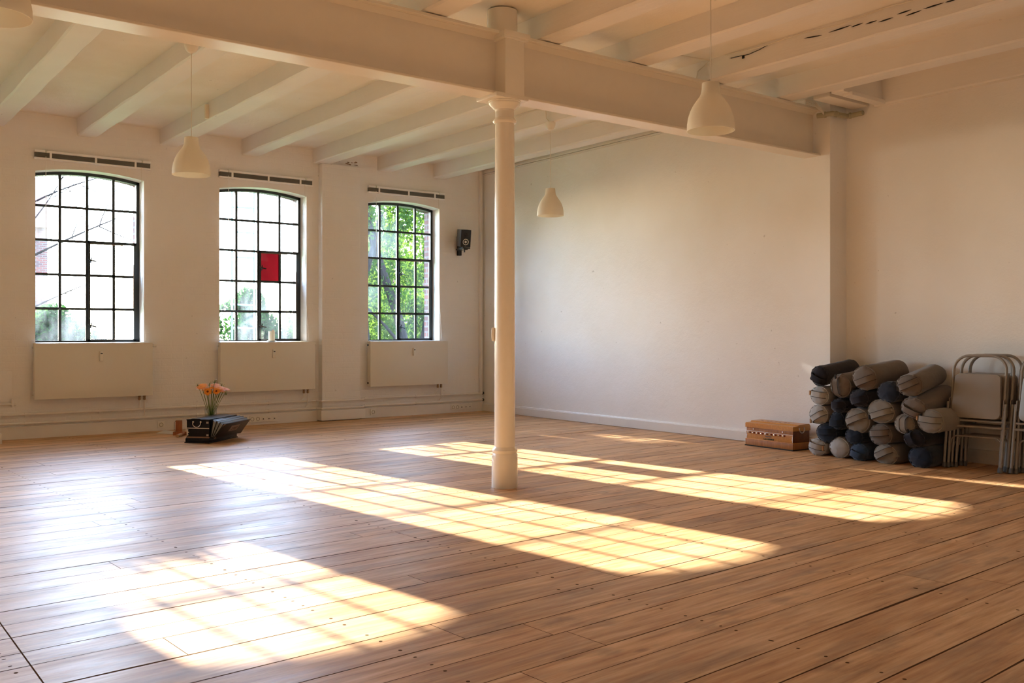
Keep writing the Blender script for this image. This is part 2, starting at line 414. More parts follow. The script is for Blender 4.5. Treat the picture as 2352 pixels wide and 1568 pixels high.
# ------------------------------------------------------------------ room shell
YW = 11.25; ZD = 3.52; JB = 3.33
XB0, XB1 = 8.06, 7.96            # wall_right at the far corner / at its step
YST = 5.36; XR = 8.235           # where the wall steps back, and the recessed plane
XL = -6.5; YBK = -3.5
WIN = [6.165, 4.13, 2.10, .07, -1.96, -3.99]; WW = 1.14; SILL = 1.03
SPR = 2.895; CR = 2.952; YF = 11.45; YO = 11.62

m = MB(); m.box((XL-.3, YBK-.3, -.12), (8.7, YO-.3, 0)); struct(m.build('floor', M_FLOOR, sm=False))
def arc(x0, x1, zs, zc, n=14):
    w = (x1-x0)/2; h = zc-zs; R = (w*w+h*h)/(2*h); cz = zc-R; a = math.asin(w/R)
    return [((x0+x1)/2+R*sin(-a+2*a*i/n), cz+R*cos(-a+2*a*i/n)) for i in range(n+1)]
def windowed_wall(name, y0, y1, inset, mat, ztop, zbot, jit=0):
    m = MB(); ws = sorted(WIN)
    edges = [XL-.3]
    for w in ws: edges += [w+inset, w+WW-inset]
    edges.append(8.5)
    for i in range(0, len(edges), 2):
        m.box((edges[i], y0, zbot), (edges[i+1], y1, ztop))
    for w in ws:
        a, b = w+inset, w+WW-inset
        m.box((a, y0, zbot), (b, y1, SILL))
        ar = arc(a, b, SPR-inset, CR-inset)
        m.prism([(a, y0, ztop)]+[(x, y0, z) for x, z in ar]+[(b, y0, ztop)], (0, y1-y0, 0))
    bmesh.ops.remove_doubles(m.bm, verts=m.bm.verts, dist=.0005)
    return struct(m.build(name, mat, sm=False))
windowed_wall('wall_windows', YW, YF+.01, 0, M_PLASTB, ZD+.02, -.1)
windowed_wall('wall_exterior', YF+.012, YO, .02, M_BRICK, ZD+2.5, -4.)
m = MB()
m.prism([(XB0, YW+.01, -.1), (XB1, YST, -.1), (XR, YST, -.1), (XR, YBK-.3, -.1), (8.7, YBK-.3, -.1), (8.7, YW+.01, -.1)], (0, 0, ZD+.12))
struct(m.build('wall_right', M_PLAST, sm=False))
m = MB(); m.box((XL-.3, YBK-.3, -.1), (8.6, YBK, ZD+.02)); struct(m.build('wall_back', M_PLAST, sm=False))
m = MB(); m.box((XL-.3, YBK, -.1), (XL, YW, ZD+.02)); struct(m.build('wall_left', M_PLAST, sm=False))
m = MB(); m.box((XL-.3, YBK-.3, ZD), (8.7, YO, ZD+.3)); struct(m.build('ceiling', M_CEIL, sm=False))
# pilaster between the second and third visible windows
PX0, PX1, PP = 5.436, 5.99, .11
m = MB(); m.box((PX0, YW-PP, 0), (PX1, YW+.005, JB+.0), bev=.012); struct(m.build('wall_pilaster', M_PLASTB))

m = MB(); rc = random.Random(4)
for k in range(9):
    c = onY(795+rc.uniform(0, 26), 372+rc.uniform(0, 9), YW-PP-.002); w_ = rc.uniform(.008, .03); h_ = rc.uniform(.004, .010)
    m.prism([(c.x-w_, c.y, c.z), (c.x-w_*.3, c.y, c.z+h_), (c.x+w_, c.y, c.z+h_*.4), (c.x+w_*.5, c.y, c.z-h_)], (0, .004, 0))
m.build('chipped_plaster', mat_plain('bare_plaster_chips', rgb(132, 104, 84), .9, namp=.4), bpy.data.objects['wall_pilaster'], sm=False)
# ---- joists: rough rectangular timbers with uneven arrises
def joist_mesh(name, x, w, y0, y1, zb=JB, zt=ZD+.005, seed=0, parent=None):
    m = MB(); n = 36; prev = None
    for i in range(n+1):
        y = y0+(y1-y0)*i/n
        a = .010*noise.noise((seed*3.1, y*.9, 0)); b = .010*noise.noise((seed*3.1, y*.9, 5)); c = .007*noise.noise((seed*3.1, y*1.3, 9))
        j = .004*noise.noise((seed, y*7, 2)); ch = .013+.008*noise.noise((seed, y*2.5, 4))
        xa, xb, z = x+a, x+w+b, zb+c+j
        sec = [(xa, zt), (xa+j, z+ch), (xa+ch, z), (xb-ch, z), (xb-j, z+ch), (xb, zt)]
        ring = [m.bm.verts.new((p[0], y, p[1])) for p in sec]
        if prev:
            for q in range(5): m._f([prev[q], prev[q+1], ring[q+1], ring[q]])
        else: m._f(ring)
        prev = ring
    m._f(list(reversed(prev)))
    return m.build(name, M_JOIST, parent)
GY0, GY1 = 5.465, 5.655
ords = ['leftmost visible', 'second', 'third', 'fourth', 'fifth', 'sixth', 'last']
far = [1.60, 2.52, 3.42, 4.405, 5.36, 6.30, 7.20]
notes = ['cut off by the left edge of the photo', 'carrying the left hanging lamp', 'with a small block on its side above the lamp',
         'ending above the middle window', 'ending on the pilaster', 'carrying the small far hanging lamp', 'closest to the right wall']
for i, x in enumerate(far):
    o = joist_mesh('ceiling_joist', x, .205, 6.02, YW+.02, seed=i+1)
    tag(o, 'white ceiling joist behind the girder, %s' % notes[i], 'ceiling beam', 'joists between girder and window wall')
near = [3.43, 4.46, 5.40, 6.36, 7.33, 8.15]
nn = ['first one left of the column head', 'right beside the column head', 'between the column and the hanging lamp cord', 'with dark cracks and cables along its side',
      'meeting the girder near the corner wall', 'lying along the top of the right wall']
for i, x in enumerate(near):
    o = joist_mesh('ceiling_joist', x, .205 if i < 5 else .2, YBK+.0, 6.0 if i < 5 else 5.02, zb=JB if i < 5 else 3.285, seed=i+20)
    tag(o, 'white ceiling joist before the girder, %s' % nn[i], 'ceiling beam', 'joists on the camera side of the girder')
# joists wholly outside the frame
k_ = 3
for x in [-5.9, -4.95, -4.0, -3.05, -2.1, -1.15, -.2, .7]:
    struct(joist_mesh('trim_%d' % k_, x, .205, YBK, YW+.02, seed=x)); k_ += 1
for x in [1.6, 2.5]:
    struct(joist_mesh('trim_%d' % k_, x, .205, YBK, 5.5, seed=x)); k_ += 1
# header timber that closes the last near bay, with the ragged hole beside the girder
m = MB(); m.box((7.53, 4.93, 3.315), (8.25, 5.06, ZD), bev=.008)
m.box((7.62, 4.90, 3.29), (8.2, 5.00, 3.325), bev=.006)
tag(m.build('header_beam', M_JOIST), 'short white header timber across the corner of the ceiling above the wall step', 'ceiling beam')
m = MB(); m.box((7.60, 5.12, 3.315), (8.23, 5.30, 3.36), bev=.01)
tag(m.build('wooden_plank', M_JOIST), 'short ragged white board beside the hole above the wall step', 'board')
m = MB()
for p, q, r in [((7.72, 4.925, 3.508), (8.02, 4.918, 3.517), .01), ((7.9, 4.922, 3.5), (8.13, 4.917, 3.51), .012)]:
    m.tube([p, ((p[0]+q[0])/2, p[1], p[2]+.008), q], r, 6)

# ---- steel girder
m = MB()
for a, b in [((XL, GY0, 2.86), (XB1+.05, GY1, 2.878)), ((XL, GY0, 3.298), (XB1+.05, GY1, 3.322)), ((XL, 5.552, 2.87), (XB1+.05, 5.57, 3.31))]:
    m.box(a, b)
# web fillets
for z0, z1, s in ((2.878, 2.905, 1), (3.298, 3.268, -1)):
    for ya, yb in ((5.552, 5.50), (5.57, 5.62)):
        m.prism([(XL, ya, z0), (XL, yb, z0), (XL, ya, z1)], (XB1+.05-XL, 0, 0))
bmesh.ops.bevel(m.bm, geom=[e for e in m.bm.edges if e.calc_length() > 5], offset=.003, segments=1, affect='EDGES')
tag(m.build('steel_girder', M_STEEL), 'long white painted steel I-beam crossing the room on the cast iron column', 'steel beam')

# ---- cast iron column
CX, CY = 4.178, 5.553
col = thing('cast_iron_column', 'slender cream painted cast iron column in the middle of the room', 'column', (CX, CY, 0))
m = MB(); m.lathe([(.0955, 0), (.0965, .02), (.0955, .2), (.094, .243), (.089, .253), (.094, .262), (.094, .275), (.084, .288), (.0775, .30)], n=48, capb=True, capt=True)
m.build('base', M_COL, col)
m = MB(); m.lathe([(.0765, .295), (.0755, 1.2), (.0735, 2.0), (.071, 2.66), (.071, 2.675), (.083, 2.68), (.088, 2.69), (.083, 2.70), (.078, 2.708), (.070, 2.716), (.070, 2.77)], n=48, capb=True, capt=True)
m.build('shaft', M_COL, col)
m = MB(); m.lathe([(.070, 2.76), (.074, 2.775), (.086, 2.785), (.088, 2.79), (.104, 2.803), (.112, 2.813), (.116, 2.82), (.116, 2.826), (.122, 2.829), (.122, 2.835), (.10, 2.838)], n=48, capb=True, capt=True)
m.build('capital', M_COL, col)
m = MB(); m.box((-.165, -.125, 2.836), (.125, .13, 2.868), bev=.004); m.build('bearing_plate', M_COL, col)
m = MB(); m.box((-.088, -.125, 2.866), (.085, .13, 3.27), bev=.004); m.build('post_block', M_COL, col)
m = MB(); m.box((-.105, -.14, 3.262), (.115, .14, 3.278), bev=.003); m.box((-.115, -.15, 3.276), (.125, .15, 3.318), bev=.004); m.build('cap_plate', M_COL, col)
m = MB(); m.lathe([(.112, 3.315), (.112, 3.51)], (0, .03, 0), n=40, capt=True); m.build('column_stub', M_COL, col)
sw = thing('light_switch', 'small rounded white switch box fixed to the left side of the column', 'switch', (CX, CY, 0))
P = onX(1133, 762, 4.10)
m = MB(); d = Vector((-cos(YAW), sin(YAW), 0)); Mx = Matrix.Translation((0, 0, 0)) @ Matrix.Rotation(atan2(d.y, d.x), 4, 'Z')
m.box((.074, -.024, 1.075), (.096, .024, 1.175), Mx, bev=.008); m.build('switch_box', M_WPLAS, sw)
m = MB(); m.box((.094, -.014, 1.09), (.1, .014, 1.16), Mx, bev=.003); m.build('rocker', M_WPLAS, sw)

# ---- baseboards
def profile_board(name, x0, x1, y, h=.14, t=.03, parent=None):
    m = MB()
    pr = [(0, .0), (-t, .0), (-t, h-.02), (-t-.006, h-.02), (-t-.006, h-.006), (-.004, h), (0, h)]
    m.prism([(x0, y+a, b) for a, b in pr], (x1-x0, 0, 0))
    return m
m = profile_board('x', XL, PX0-.03, YW); struct(m.build('baseboard_windows', M_TRIM))
m = profile_board('x', PX1+.05, XB0-.02, YW); struct(m.build('baseboard_corner', M_TRIM))
m = MB(); m.box((PX0-.03, YW-PP-.04, .012), (PX1+.05, YW, .142), bev=.004); struct(m.build('baseboard_pilaster', M_TRIM))
def wallx(y): return XB0+(XB1-XB0)*(YW-y)/(YW-YST)
m = MB()
def bb_seg(ya, yb):
    pr = [(0, .004), (.028, .004), (.028, .10), (.022, .104), (.022, .108), (.016, .118), (0, .122)]
    va = [m.bm.verts.new((wallx(ya)-a, ya, b)) for a, b in pr]; vb = [m.bm.verts.new((wallx(yb)-a, yb, b)) for a, b in pr]
    n = len(pr); m._f(va); m._f(vb)
    for i in range(n): m._f([va[i], va[(i+1) % n], vb[(i+1) % n], vb[i]])
bb_seg(YW, 8.663); bb_seg(8.660, YST)
struct(m.build('baseboard_right', M_TRIM))
m = MB(); m.box((XR-.03, YBK, .004), (XR, YST, .12), bev=.003); struct(m.build('baseboard_recess', M_TRIM))
# corner conduit and thin moulding under the ceiling on the right wall
m = MB(); m.box((XB0-.075, YW-.05, .27), (XB0-.035, YW, 3.50), bev=.004); struct(m.build('trim_1', M_TRIM))
m = MB()
for dz, t in ((3.44, .018), (3.465, .03)):
    va = [(wallx(YW)-t, YW, dz), (wallx(YW)+.01, YW, dz), (wallx(YW)+.01, YW, dz+.02), (wallx(YW)-t, YW, dz+.02)]
    m.prism(va, (wallx(YST)-wallx(YW), YST-YW, 0))
struct(m.build('trim_2', M_TRIM))

# ------------------------------------------------------------------ windows
def make_window(i, x0, red=False, hazy=()):
    w = bpy.data.objects.new('window_%d' % i, None); COL.objects.link(w); w.location = (x0, YF, SILL); struct(w)
    tag(w, {1: 'tall arched iron window on the right with green trees behind it', 2: 'arched iron window in the middle with one red pane', 3: 'large arched iron window at the left, bright sky behind'}.get(i, 'arched iron window of the same wall beyond the left edge of the photo'))
    H = SPR-SILL; C = CR-SILL; f = .034; g = .0145
    rz = [0.0, .38, .76, 1.14, 1.52]; cx = [WW*j/4 for j in range(5)]
    def arcz(x, ins=0): 
        hw = WW/2; h = CR-SPR; R = (hw*hw+h*h)/(2*h); return C-ins-R+sqrt(R*R-(x-hw)**2)
    # outer frame
    m = MB()
    m.box((0, -.02, 0), (f, .03, H)); m.box((WW-f, -.02, 0), (WW, .03, H)); m.box((0, -.02, 0), (WW, .03, .02))
    out = [(x, z) for x, z in ((WW*j/14, arcz(WW*j/14)) for j in range(15))]
    for a, b in zip(out[:-1], out[1:]):
        m.prism([(a[0], -.02, a[1]), (a[0], -.02, a[1]-f), (b[0], -.02, b[1]-f), (b[0], -.02, b[1])], (0, .05, 0))
    m.build('window_frame', M_IRON, w, sm=False)
    m = MB()
    m.box((cx[1]-g, -.01, 0), (cx[1]+g, .02, arcz(cx[1])-.01)); m.box((cx[2]-g, -.012, 0), (cx[2]+g, .022, arcz(cx[2])-.01))
    m.box((cx[3]-g, -.01, 1.15), (cx[3]+g, .02, arcz(cx[3])-.01))
    for z in rz[1:]:
        m.box((0, -.008, z-g*.9), (cx[2] if z < 1.1 else WW, .018, z+g*.9))
    for a in (1, 2):           # little weld blobs at the crossings
        for z in rz[1:]: m.lathe([(.0, -.02), (.018, -.008), (.018, .012), (0, .022)], n=8, M=Matrix.Translation((cx[a], 0, z)) @ Matrix.Rotation(pi/2, 4, 'X'))
    m.build('glazing_bars', M_IRON, w, sm=False)
    # opening casement, lower right
    c = MB(); x2, x4 = cx[2], WW-f
    c.box((x2+.006, -.03, .01), (x2+.03, .0, 1.15)); c.box((x4-.03, -.03, .01), (x4+.008, .0, 1.15))
    c.box((x2+.006, -.03, .012), (x4, .0, .035)); c.box((x2+.006, -.03, 1.125), (x4, .0, 1.155))
    c.box((cx[3]-g, -.025, .02), (cx[3]+g, .0, 1.14))
    for z in rz[1:3]: c.box((x2+.01, -.025, z-g), (x4, .0, z+g))
    cas = c.build('casement', M_IRON, w, sm=False)
    for z in (.19, .93):
        h = MB(); h.tube([(x2+.03, -.03, z), (x2+.03, -.06, z)], .012, 8); h.tube([(x2-.0, -.058, z+.015), (x2+.03, -.062, z), (x2+.085, -.06, z-.012+(.0 if z < .5 else .004))], .008, 6)
        h.tube([(x2+.028, -.055, z-.03), (x2+.034, -.055, z+.035)], .007, 6); h.build('window_handle', M_IRON, cas)
    pu = MB(); pu.box((x2+.03, -.032, 1.116), (cx[3]+.1, -.029, 1.124)); pu.box((x4-.036, -.032, .4), (x4-.03, -.029, .9)); pu.build('bare_putty', M_PUTTY, cas, sm=False)
    # panes
    G = MB()
    for a in range(4):
        for b in range(5):
            if red and (a, b) == (2, 2): continue
            G.mi = 1 if (a, b) in hazy else 0
            xa, xb = cx[a], cx[a+1]; za = rz[b]; y = .004 if not (a >= 2 and b < 3) else -.012
            zb_ = rz[b+1] if b < 4 else None
            t = random.uniform(-.004, .004); u = random.uniform(-.004, .004)
            if zb_: pts = [(xa, y-t, za), (xb, y+t, za+0), (xb, y+u, zb_), (xa, y-u, zb_)]
            else: pts = [(xa, y, za), (xb, y, za)]+[(xb-(xb-xa)*q/4, y, arcz(xb-(xb-xa)*q/4)-.01) for q in range(5)]
            G._f([G.bm.verts.new(p) for p in pts])
    G.build('window_panes', [M_GLASS, M_GLASS2], w, sm=False)
    if red:
        G = MB(); G._f([G.bm.verts.new(p) for p in [(cx[2], -.012, rz[2]), (cx[3], -.012, rz[2]), (cx[3], -.012, rz[3]), (cx[2], -.012, rz[3])]])
        tag(G.build('red_pane', M_RED, w, sm=False), 'red coloured glass pane')
    # sill
    m = MB(); m.box((0, -.20, -.03), (WW, -.02, .004), bev=.003); m.build('window_sill', M_TRIM, w)
    return w
make_window(1, WIN[0], hazy=((0, 4), (1, 4), (0, 1), (0, 3), (1, 3)))
make_window(2, WIN[1], red=True, hazy=((0, 1), (1, 1), (1, 0), (2, 1), (3, 1), (3, 0), (0, 3)))
make_window(3, WIN[2], hazy=((0, 0), (1, 0), (2, 0), (0, 1), (0, 3), (3, 0)))
for j in range(3): make_window(4+j, WIN[3+j])

# ------------------------------------------------------------------ blinds, radiators
where = ['above the right window with trees', 'above the middle window with the red pane', 'above the left window']
for i in range(3):
    x0, x1 = WIN[i]-.015, WIN[i]+1.205
    t = thing('venetian_blind', 'raised grey slatted blind with white rails %s' % where[i], 'blind', (x0, YW, 3.022), 0, 'raised blinds above the windows')
    L = x1-x0
    m = MB(); m.box((0, -.05, .072), (L, 0, .097), bev=.003); m.build('head_rail', M_RAIL, t)
    m = MB()
    for s in range(8): m.box((.004, -.042+.001*(s % 2), .0195+s*.0064), (L-.004, -.006, .0195+s*.0064+.0046))
    m.build('slat_stack', M_GREY, t, sm=False)
    m = MB(); m.box((0, -.046, 0), (L, -.002, .018), bev=.002); m.build('bottom_rail', M_RAIL, t)
    for fx in (.13, .51, .86):
        m = MB(); m.box((L*fx-.011, -.053, -.002), (L*fx+.011, -.044, .078)); m.build('strap', M_RAIL, t, sm=False)
    for fx in (.09, .92):
        m = MB(); m.box((L*fx-.006, -.056, .068), (L*fx+.006, -.0, .103)); m.build('bracket', M_CHROME, t, sm=False)
    m = MB(); m.tube([(L*.09, -.05, .03), (L*.09, -.052, -.55), (L*.09+.002, -.05, -.86)], .003, 5); m.build('tilt_wand', M_RAIL, t)
    m = MB(); m.tube([(L*.91, -.05, .02), (L*.915, -.045, -.9), (L*.93, -.04, -1.5), (L*.96, -.04, -1.97)], .0022, 5); m.build('pull_cord', M_CORD, t)

rl = ['under the right window with trees', 'under the middle window with the red pane', 'under the left window']
for i in range(3):
    x0 = WIN[i]-.03; L = 1.235; D = .105; z0, z1 = .42, 1.028
    t = thing('radiator', 'flat white panel radiator with metering box %s' % rl[i], 'radiator', (x0, YW, z0), 0, 'panel radiators under the windows')
    H = z1-z0
    m = MB(); m.box((0, -D-.014, 0), (L, -D, H), bev=.005); m.build('front_panel', M_RAD, t)
    m = MB(); m.box((.008, -D+.002, .012), (L-.008, -.035, H-.015), bev=.004); m.build('core', M_RAD, t)
    m = MB(); m.box((0.0, -D, .012), (.006, -.033, H-.003)); m.build('side_cover', M_RAD, t, sm=False)
    m = MB(); m.box((L-.006, -D, .012), (L, -.033, H-.003)); m.build('side_cover', M_RAD, t, sm=False)
    m = MB()
    m.box((0, -D, H-.008), (L, -D+.008, H)); m.box((0, -.04, H-.008), (L, -.033, H))
    for s in range(28): m.box((L*(s+.5)/28-.004, -D+.004, H-.01), (L*(s+.5)/28+.004, -.035, H-.002))
    m.build('top_grille', M_RAD, t, sm=False)
    for xx in (.2, L-.25):
        m = MB(); m.box((xx, -.036, .1), (xx+.03, 0, H-.12)); m.build('wall_bracket', M_RAD, t, sm=False)
    for q, zz in ((0, H-.05), (0, .05)):
        m = MB(); m.tube([(-.012, -D+.045, zz), (.01, -D+.045, zz)], .011, 10); m.build('plug', M_IRON if i == 0 else M_CHROME, t)
    m = MB(); m.box((L*.545-.017, -D-.04, H-.20), (L*.545+.017, -D-.013, H-.095), bev=.004); mt = m.build('heat_meter', M_WPLAS, t)
    m = MB(); m.box((L*.545-.011, -D-.042, H-.125), (L*.545+.011, -D-.039, H-.113)); m.build('display', M_IRON, mt, sm=False)
    # valve knob at the top right
    m = MB(); m.tube([(L-.002, -.06, H-.035), (L+.03, -.06, H-.035)], .008, 8); m.tube([(L+.02, -.06, H-.035), (L+.055 if i == 2 else L+.035, -.06, H-.035)], .019 if i == 2 else .012, 12); m.build('valve_knob', M_WPLAS, t)
    # brass unions under the panel with their two tails
    for s, (xx, zt) in enumerate(((L-.13, .27), (L-.075, .175))):
        m = MB()
        m.lathe([(.012, 0), (.016, -.008), (.016, -.016), (.011, -.02), (.015, -.028), (.015, -.05), (.009, -.055)], (xx, -.06, .002), n=10, capb=True, capt=True)
        m.build('union_nut', M_BRASS, t)
        m = MB(); zt_l = zt-z0
        dx = -.03 if i != 2 else 0
        m.tube([(xx, -.06, -.045), (xx, -.06, max(zt_l+.05, -.09) if s == 0 else zt_l+.05), (xx+dx, -.045, zt_l+.012)], .0075, 8); m.build('connection_pipe', M_PIPE, t)

# heating pipes along the wall, stepping round the pilaster
for nm, z in (('upper', .262), ('lower', .165)):
    t = thing('heating_pipe', '%s of the two white heating pipes running along the window wall' % nm, 'pipe', (0, YW, z), 0, 'heating pipes along the window wall')
    a = .035
    pts = [(XL, -a, 0), (PX0-.10, -a, 0), (PX0-.05, -a-.01, 0), (PX0-.015, -PP-a, 0), (PX0+.02, -PP-a-.006, 0), (PX1-.01, -PP-a-.006, 0), (PX1+.03, -PP-a+.01, 0), (PX1+.055, -a-.01, 0), (PX1+.1, -a, 0), (XB0-.01, -a, 0)]
    m = MB(); m.tube(pts, .0135, 10); m.build('pipe_run', M_PIPE, t)
    for x in [2.0, 2.75, 3.85, 4.75, 6.10, 6.9]:
        m = MB(); m.tube([(x-.012, -a, 0), (x+.012, -a, 0)], .019, 10); m.tube([(x, -a, -.016), (x, -.002, -.02)], .006, 6); m.build('pipe_clip', M_PIPE, t)
    m = MB(); m.tube([(XB0-.03, -a, 0), (XB0-.012, -a, 0)], .02, 10); m.build('pipe_collar', M_IRON, t)

# sockets
def socket(px, py, n, label, kinds):
    p = onY(px, py, YW-.036)
    t = thing('wall_socket' if n == 1 else 'socket_strip', label, 'power socket', (p.x, YW-.036, p.z))
    Wd = .081 if n == 1 else .071*n+.01
    m = MB(); m.box((-Wd/2, -.006, -.04), (Wd/2, .002, .04), bev=.003); m.build('cover_plate', M_WPLAS, t)
    for j in range(n):
        cx_ = -Wd/2+(Wd)*(j+.5)/n; k = kinds[j]
        Mr = Matrix.Translation((cx_, -.006, 0)) @ Matrix.Rotation(pi/2, 4, 'X')
        m = MB()
        if k == 's':
            m.lathe([(.024, 0), (.0235, .003), (.0195, .003), (.019, -.004), (0.001, -.004)], n=20, M=Mr); m.build('outlet', mat_plain('socket_shadow_plastic', rgb(150, 138, 112), .5), t)
            m = MB()
            for dx in (-.0095, .0095): m.tube([(cx_+dx, -.0055, 0), (cx_+dx, -.001, 0)], .003, 6)
            m.build('outlet_holes', M_DARKG, t)
        else:
            m.box((cx_-.02, -.008, -.02), (cx_+.02, -.004, .02), bev=.002); fc = m.build('data_outlet', M_WPLAS, t)
            m = MB(); m.box((cx_-.010, -.0095, -.009), (cx_-.002 if k == 'd' else cx_+.004, -.0075, .002)); m.box((cx_+.003, -.0095, -.009), (cx_+.010, -.0075, .002)) if k == 'd' else None
            m.build('port', M_DARKG, fc, sm=False)
socket(370, 975, 1, 'single white wall socket in the baseboard left of the black harmonium', 's')
socket(605, 961, 5, 'five-gang white socket strip in the baseboard right of the flowers', 'ssxdx')
socket(857, 946, 1, 'single white wall socket in the baseboard just right of the pilaster', 's')
socket(1060, 934, 5, 'five-gang white socket strip in the baseboard by the far corner', 'ssddx')

# hatch at the far left
a = onY(-40, 853, YW-.01); b = onY(27, 922, YW-.01)
t = thing('wall_hatch', 'white painted flush hatch with a stub pipe at the left edge of the window wall', 'hatch', (a.x, YW, b.z))
m = MB(); m.box((0, -.012, 0), (b.x-a.x, 0, a.z-b.z), bev=.004); m.build('hatch_panel', M_PLASTB, t)
m = MB(); m.tube([(-.3, -.02, -.03), (b.x-a.x+.04, -.02, -.03)], .012, 8); m.tube([(b.x-a.x+.005, -.02, .03), (b.x-a.x+.005, -.02, -.06)], .014, 8); m.build('stub_pipe', M_PIPE, t)
p = onZ(-6, 1018, 0)
m = MB(); m.box((0, -.1, 0), (.048, .1, .105), bev=.003)
tag(m.build('floor_box', M_TRIM, loc=(p.x-.02, p.y, 0)), 'low white box on the floor cut off by the left edge', 'box')

# ------------------------------------------------------------------ wall speaker
p = onY(1068, 548, 11.02)
t = thing('wall_speaker', 'small black loudspeaker with white cone on a bracket high beside the far corner', 'speaker', (p.x, p.y, p.z))
ang = radians(-14); Mt = Matrix.Rotation(ang, 4, 'Z') @ Matrix.Rotation(radians(9), 4, 'X')
def tm(o): o.matrix_parent_inverse = Matrix.Identity(4); o.data.transform(Mt); return o
m = MB(); m.box((-.075, -.02, -.115), (.075, .13, .125), bev=.005); cab = tm(m.build('cabinet', M_CAB, t))
m = MB(); m.box((-.076, -.036, -.116), (.076, -.018, .126), bev=.004); ba = tm(m.build('front_baffle', M_BLKPL, t))
Mf = Matrix.Translation((0, -.036, -.045)) @ Matrix.Rotation(pi/2, 4, 'X')
m = MB(); m.lathe([(.058, 0), (.056, .004), (.050, .004), (.046, -.001)], n=28, M=Mf); tm(m.build('cone_surround', M_BLKPL, t))
m = MB(); m.lathe([(.044, .002), (.03, -.001), (.018, -.001), (.016, .003), (.008, .005), (.0005, .006)], n=28, M=Mf); tm(m.build('speaker_cone', mat_plain('white_cone', (.78, .74, .68, 1), .5), t))
Mf2 = Matrix.Translation((0, -.036, .062)) @ Matrix.Rotation(pi/2, 4, 'X')
m = MB(); m.lathe([(.034, 0), (.032, .003), (.014, -.001), (.009, .004), (.0005, .006)], n=24, M=Mf2); tm(m.build('tweeter', M_BLKPL, t))
m = MB(); m.box((-.012, -.04, -.108), (.012, -.036, -.104)); tm(m.build('status_badge', mat_plain('dim_badge', (.2, .2, .2, 1), .5), t, sm=False))
m = MB(); bx0 = onY(1053, 583, YW-.03).x-p.x
m.box((bx0-.012, .175, -.225), (bx0+.04, .228, .05), bev=.003); m.box((-.03, .0, -.155), (.05, .19, -.135), bev=.003); m.tube([(.02, .04, -.19), (.02, .04, -.12)], .009, 8); m.box((-.04, -.01, -.14), (.085, .14, -.12), bev=.002)
m.build('wall_bracket', M_BLKPL, t)
m = MB(); m.tube([(-.028, .02, -.148), (-.028, -.0, -.148)], .009, 8); m.build('clamp_knob', M_CHROME, t)
a = Vector(t.location)
m = MB(); m.tube([(.06, .1, -.13), (.08, .18, -.17), (.11, .21, -.18), (.15, .215, -.14), (.23, .215, -.05), (.26, .215, -.045)], .0025, 5); m.build('speaker_cable', M_CORD, t)

# ------------------------------------------------------------------ pendant lamps
def pendant(x, y, zb, ztop, label):
    t = thing('pendant_lamp', label, 'hanging lamp', (x, y, zb), 0, 'white bell shaped hanging lamps')
    prof = [(.140, 0), (.1395, .008), (.1385, .04), (.132, .08), (.120, .118), (.103, .152), (.083, .18), (.066, .203), (.057, .222), (.053, .245), (.0515, .27), (.0505, .283)]
    inner = [(r-.0035, z) for r, z in reversed(prof)]
    m = MB(); m.lathe(prof+[(.045, .285), (.004, .285)]+[(.004, .281), (.045, .281)]+inner+[(.140, 0)], n=56); m.build('lamp_shade', M_SHADE, t, ang=60)
    m = MB(); m.lathe([(.022, .28), (.022, .20), (.019, .19), (.001, .19)], n=20); m.build('bulb_holder', M_WPLAS, t)
    m = MB(); m.lathe([(.0005, .085), (.02, .09), (.031, .11), (.03, .13), (.018, .165), (.016, .195)], n=24); m.build('light_bulb', M_WPLAS, t)
    H = ztop-zb
    m = MB(); m.tube([(0, 0, .28), (0, 0, H-.07)], .0032, 6); m.build('cord', M_CORD, t)
    m = MB(); m.lathe([(.004, H-.096), (.007, H-.088), (.012, H-.084), (.03, H-.078), (.046, H-.055), (.053, H-.03), (.055, H), (.01, H)], n=28); m.build('ceiling_cup', M_WPLAS, t)
pendant(2.405, 7.14, 2.329, 3.335, 'white bell pendant lamp hanging in front of the left window wall')
pendant(6.30, 7.58, 2.36, 3.335, 'small looking white bell pendant lamp far back, right of the column')
pendant(4.32, 3.715, 2.327, ZD, 'white bell pendant lamp hanging nearest, in front of the girder on the right')
pendant(.60, 4.02, 2.327, ZD, 'white pendant lamp shade cut off at the top left corner')
m = MB(); p = onX(478, 262, 3.415); m.box((-.03, -.02, -.085), (.005, .02, .06), bev=.004)
tag(m.build('wooden_block', mat_plain('cream_block', (.80, .70, .55, 1), .6), loc=(p.x-.002, p.y, 3.43)), 'small cream block fixed on the side of the third far joist', 'block')

# cables on the near joist and around the wall step
def cable(pts, r, label, mat=M_CORD, name='cable', n=5, grp='cables under the ceiling'):
    m = MB(); P = []
    for i in range(len(pts)-1):
        a, b = Vector(pts[i]), Vector(pts[i+1])
        for q in range(6): P.append(a.lerp(b, q/6))
    P.append(Vector(pts[-1])); m.tube(P, r, n); return tag(m.build(name, mat), label, 'cable', grp)
xj = 6.348
cable([(xj, 5.30, 3.51), (xj-.01, 4.9, 3.49), (xj, 4.5, 3.505), (xj-.012, 4.2, 3.48), (xj, 3.8, 3.51), (xj-.006, 3.3, 3.49), (xj, 2.6, 3.512), (xj, 1.5, 3.51)], .005, 'thin painted cable along the top of the cracked near joist')
cable([(xj-.005, 5.62, 3.36), (xj-.008, 5.6, 3.44), (xj-.01, 5.45, 3.5), (5.62, 5.6, 3.505)], .005, 'thin white cable branching beside the girder above the nearest lamp')
def jface(y): return 6.36+.010*noise.noise((23*3.1, y*.9, 0))
def onface(px, py):
    v = onX(px, py, 6.36); return Vector((jface(v.y)-.004, v.y, v.z))
jo = [o for o in bpy.data.objects if o.get('label', '').endswith('with dark cracks and cables along its side')][0]
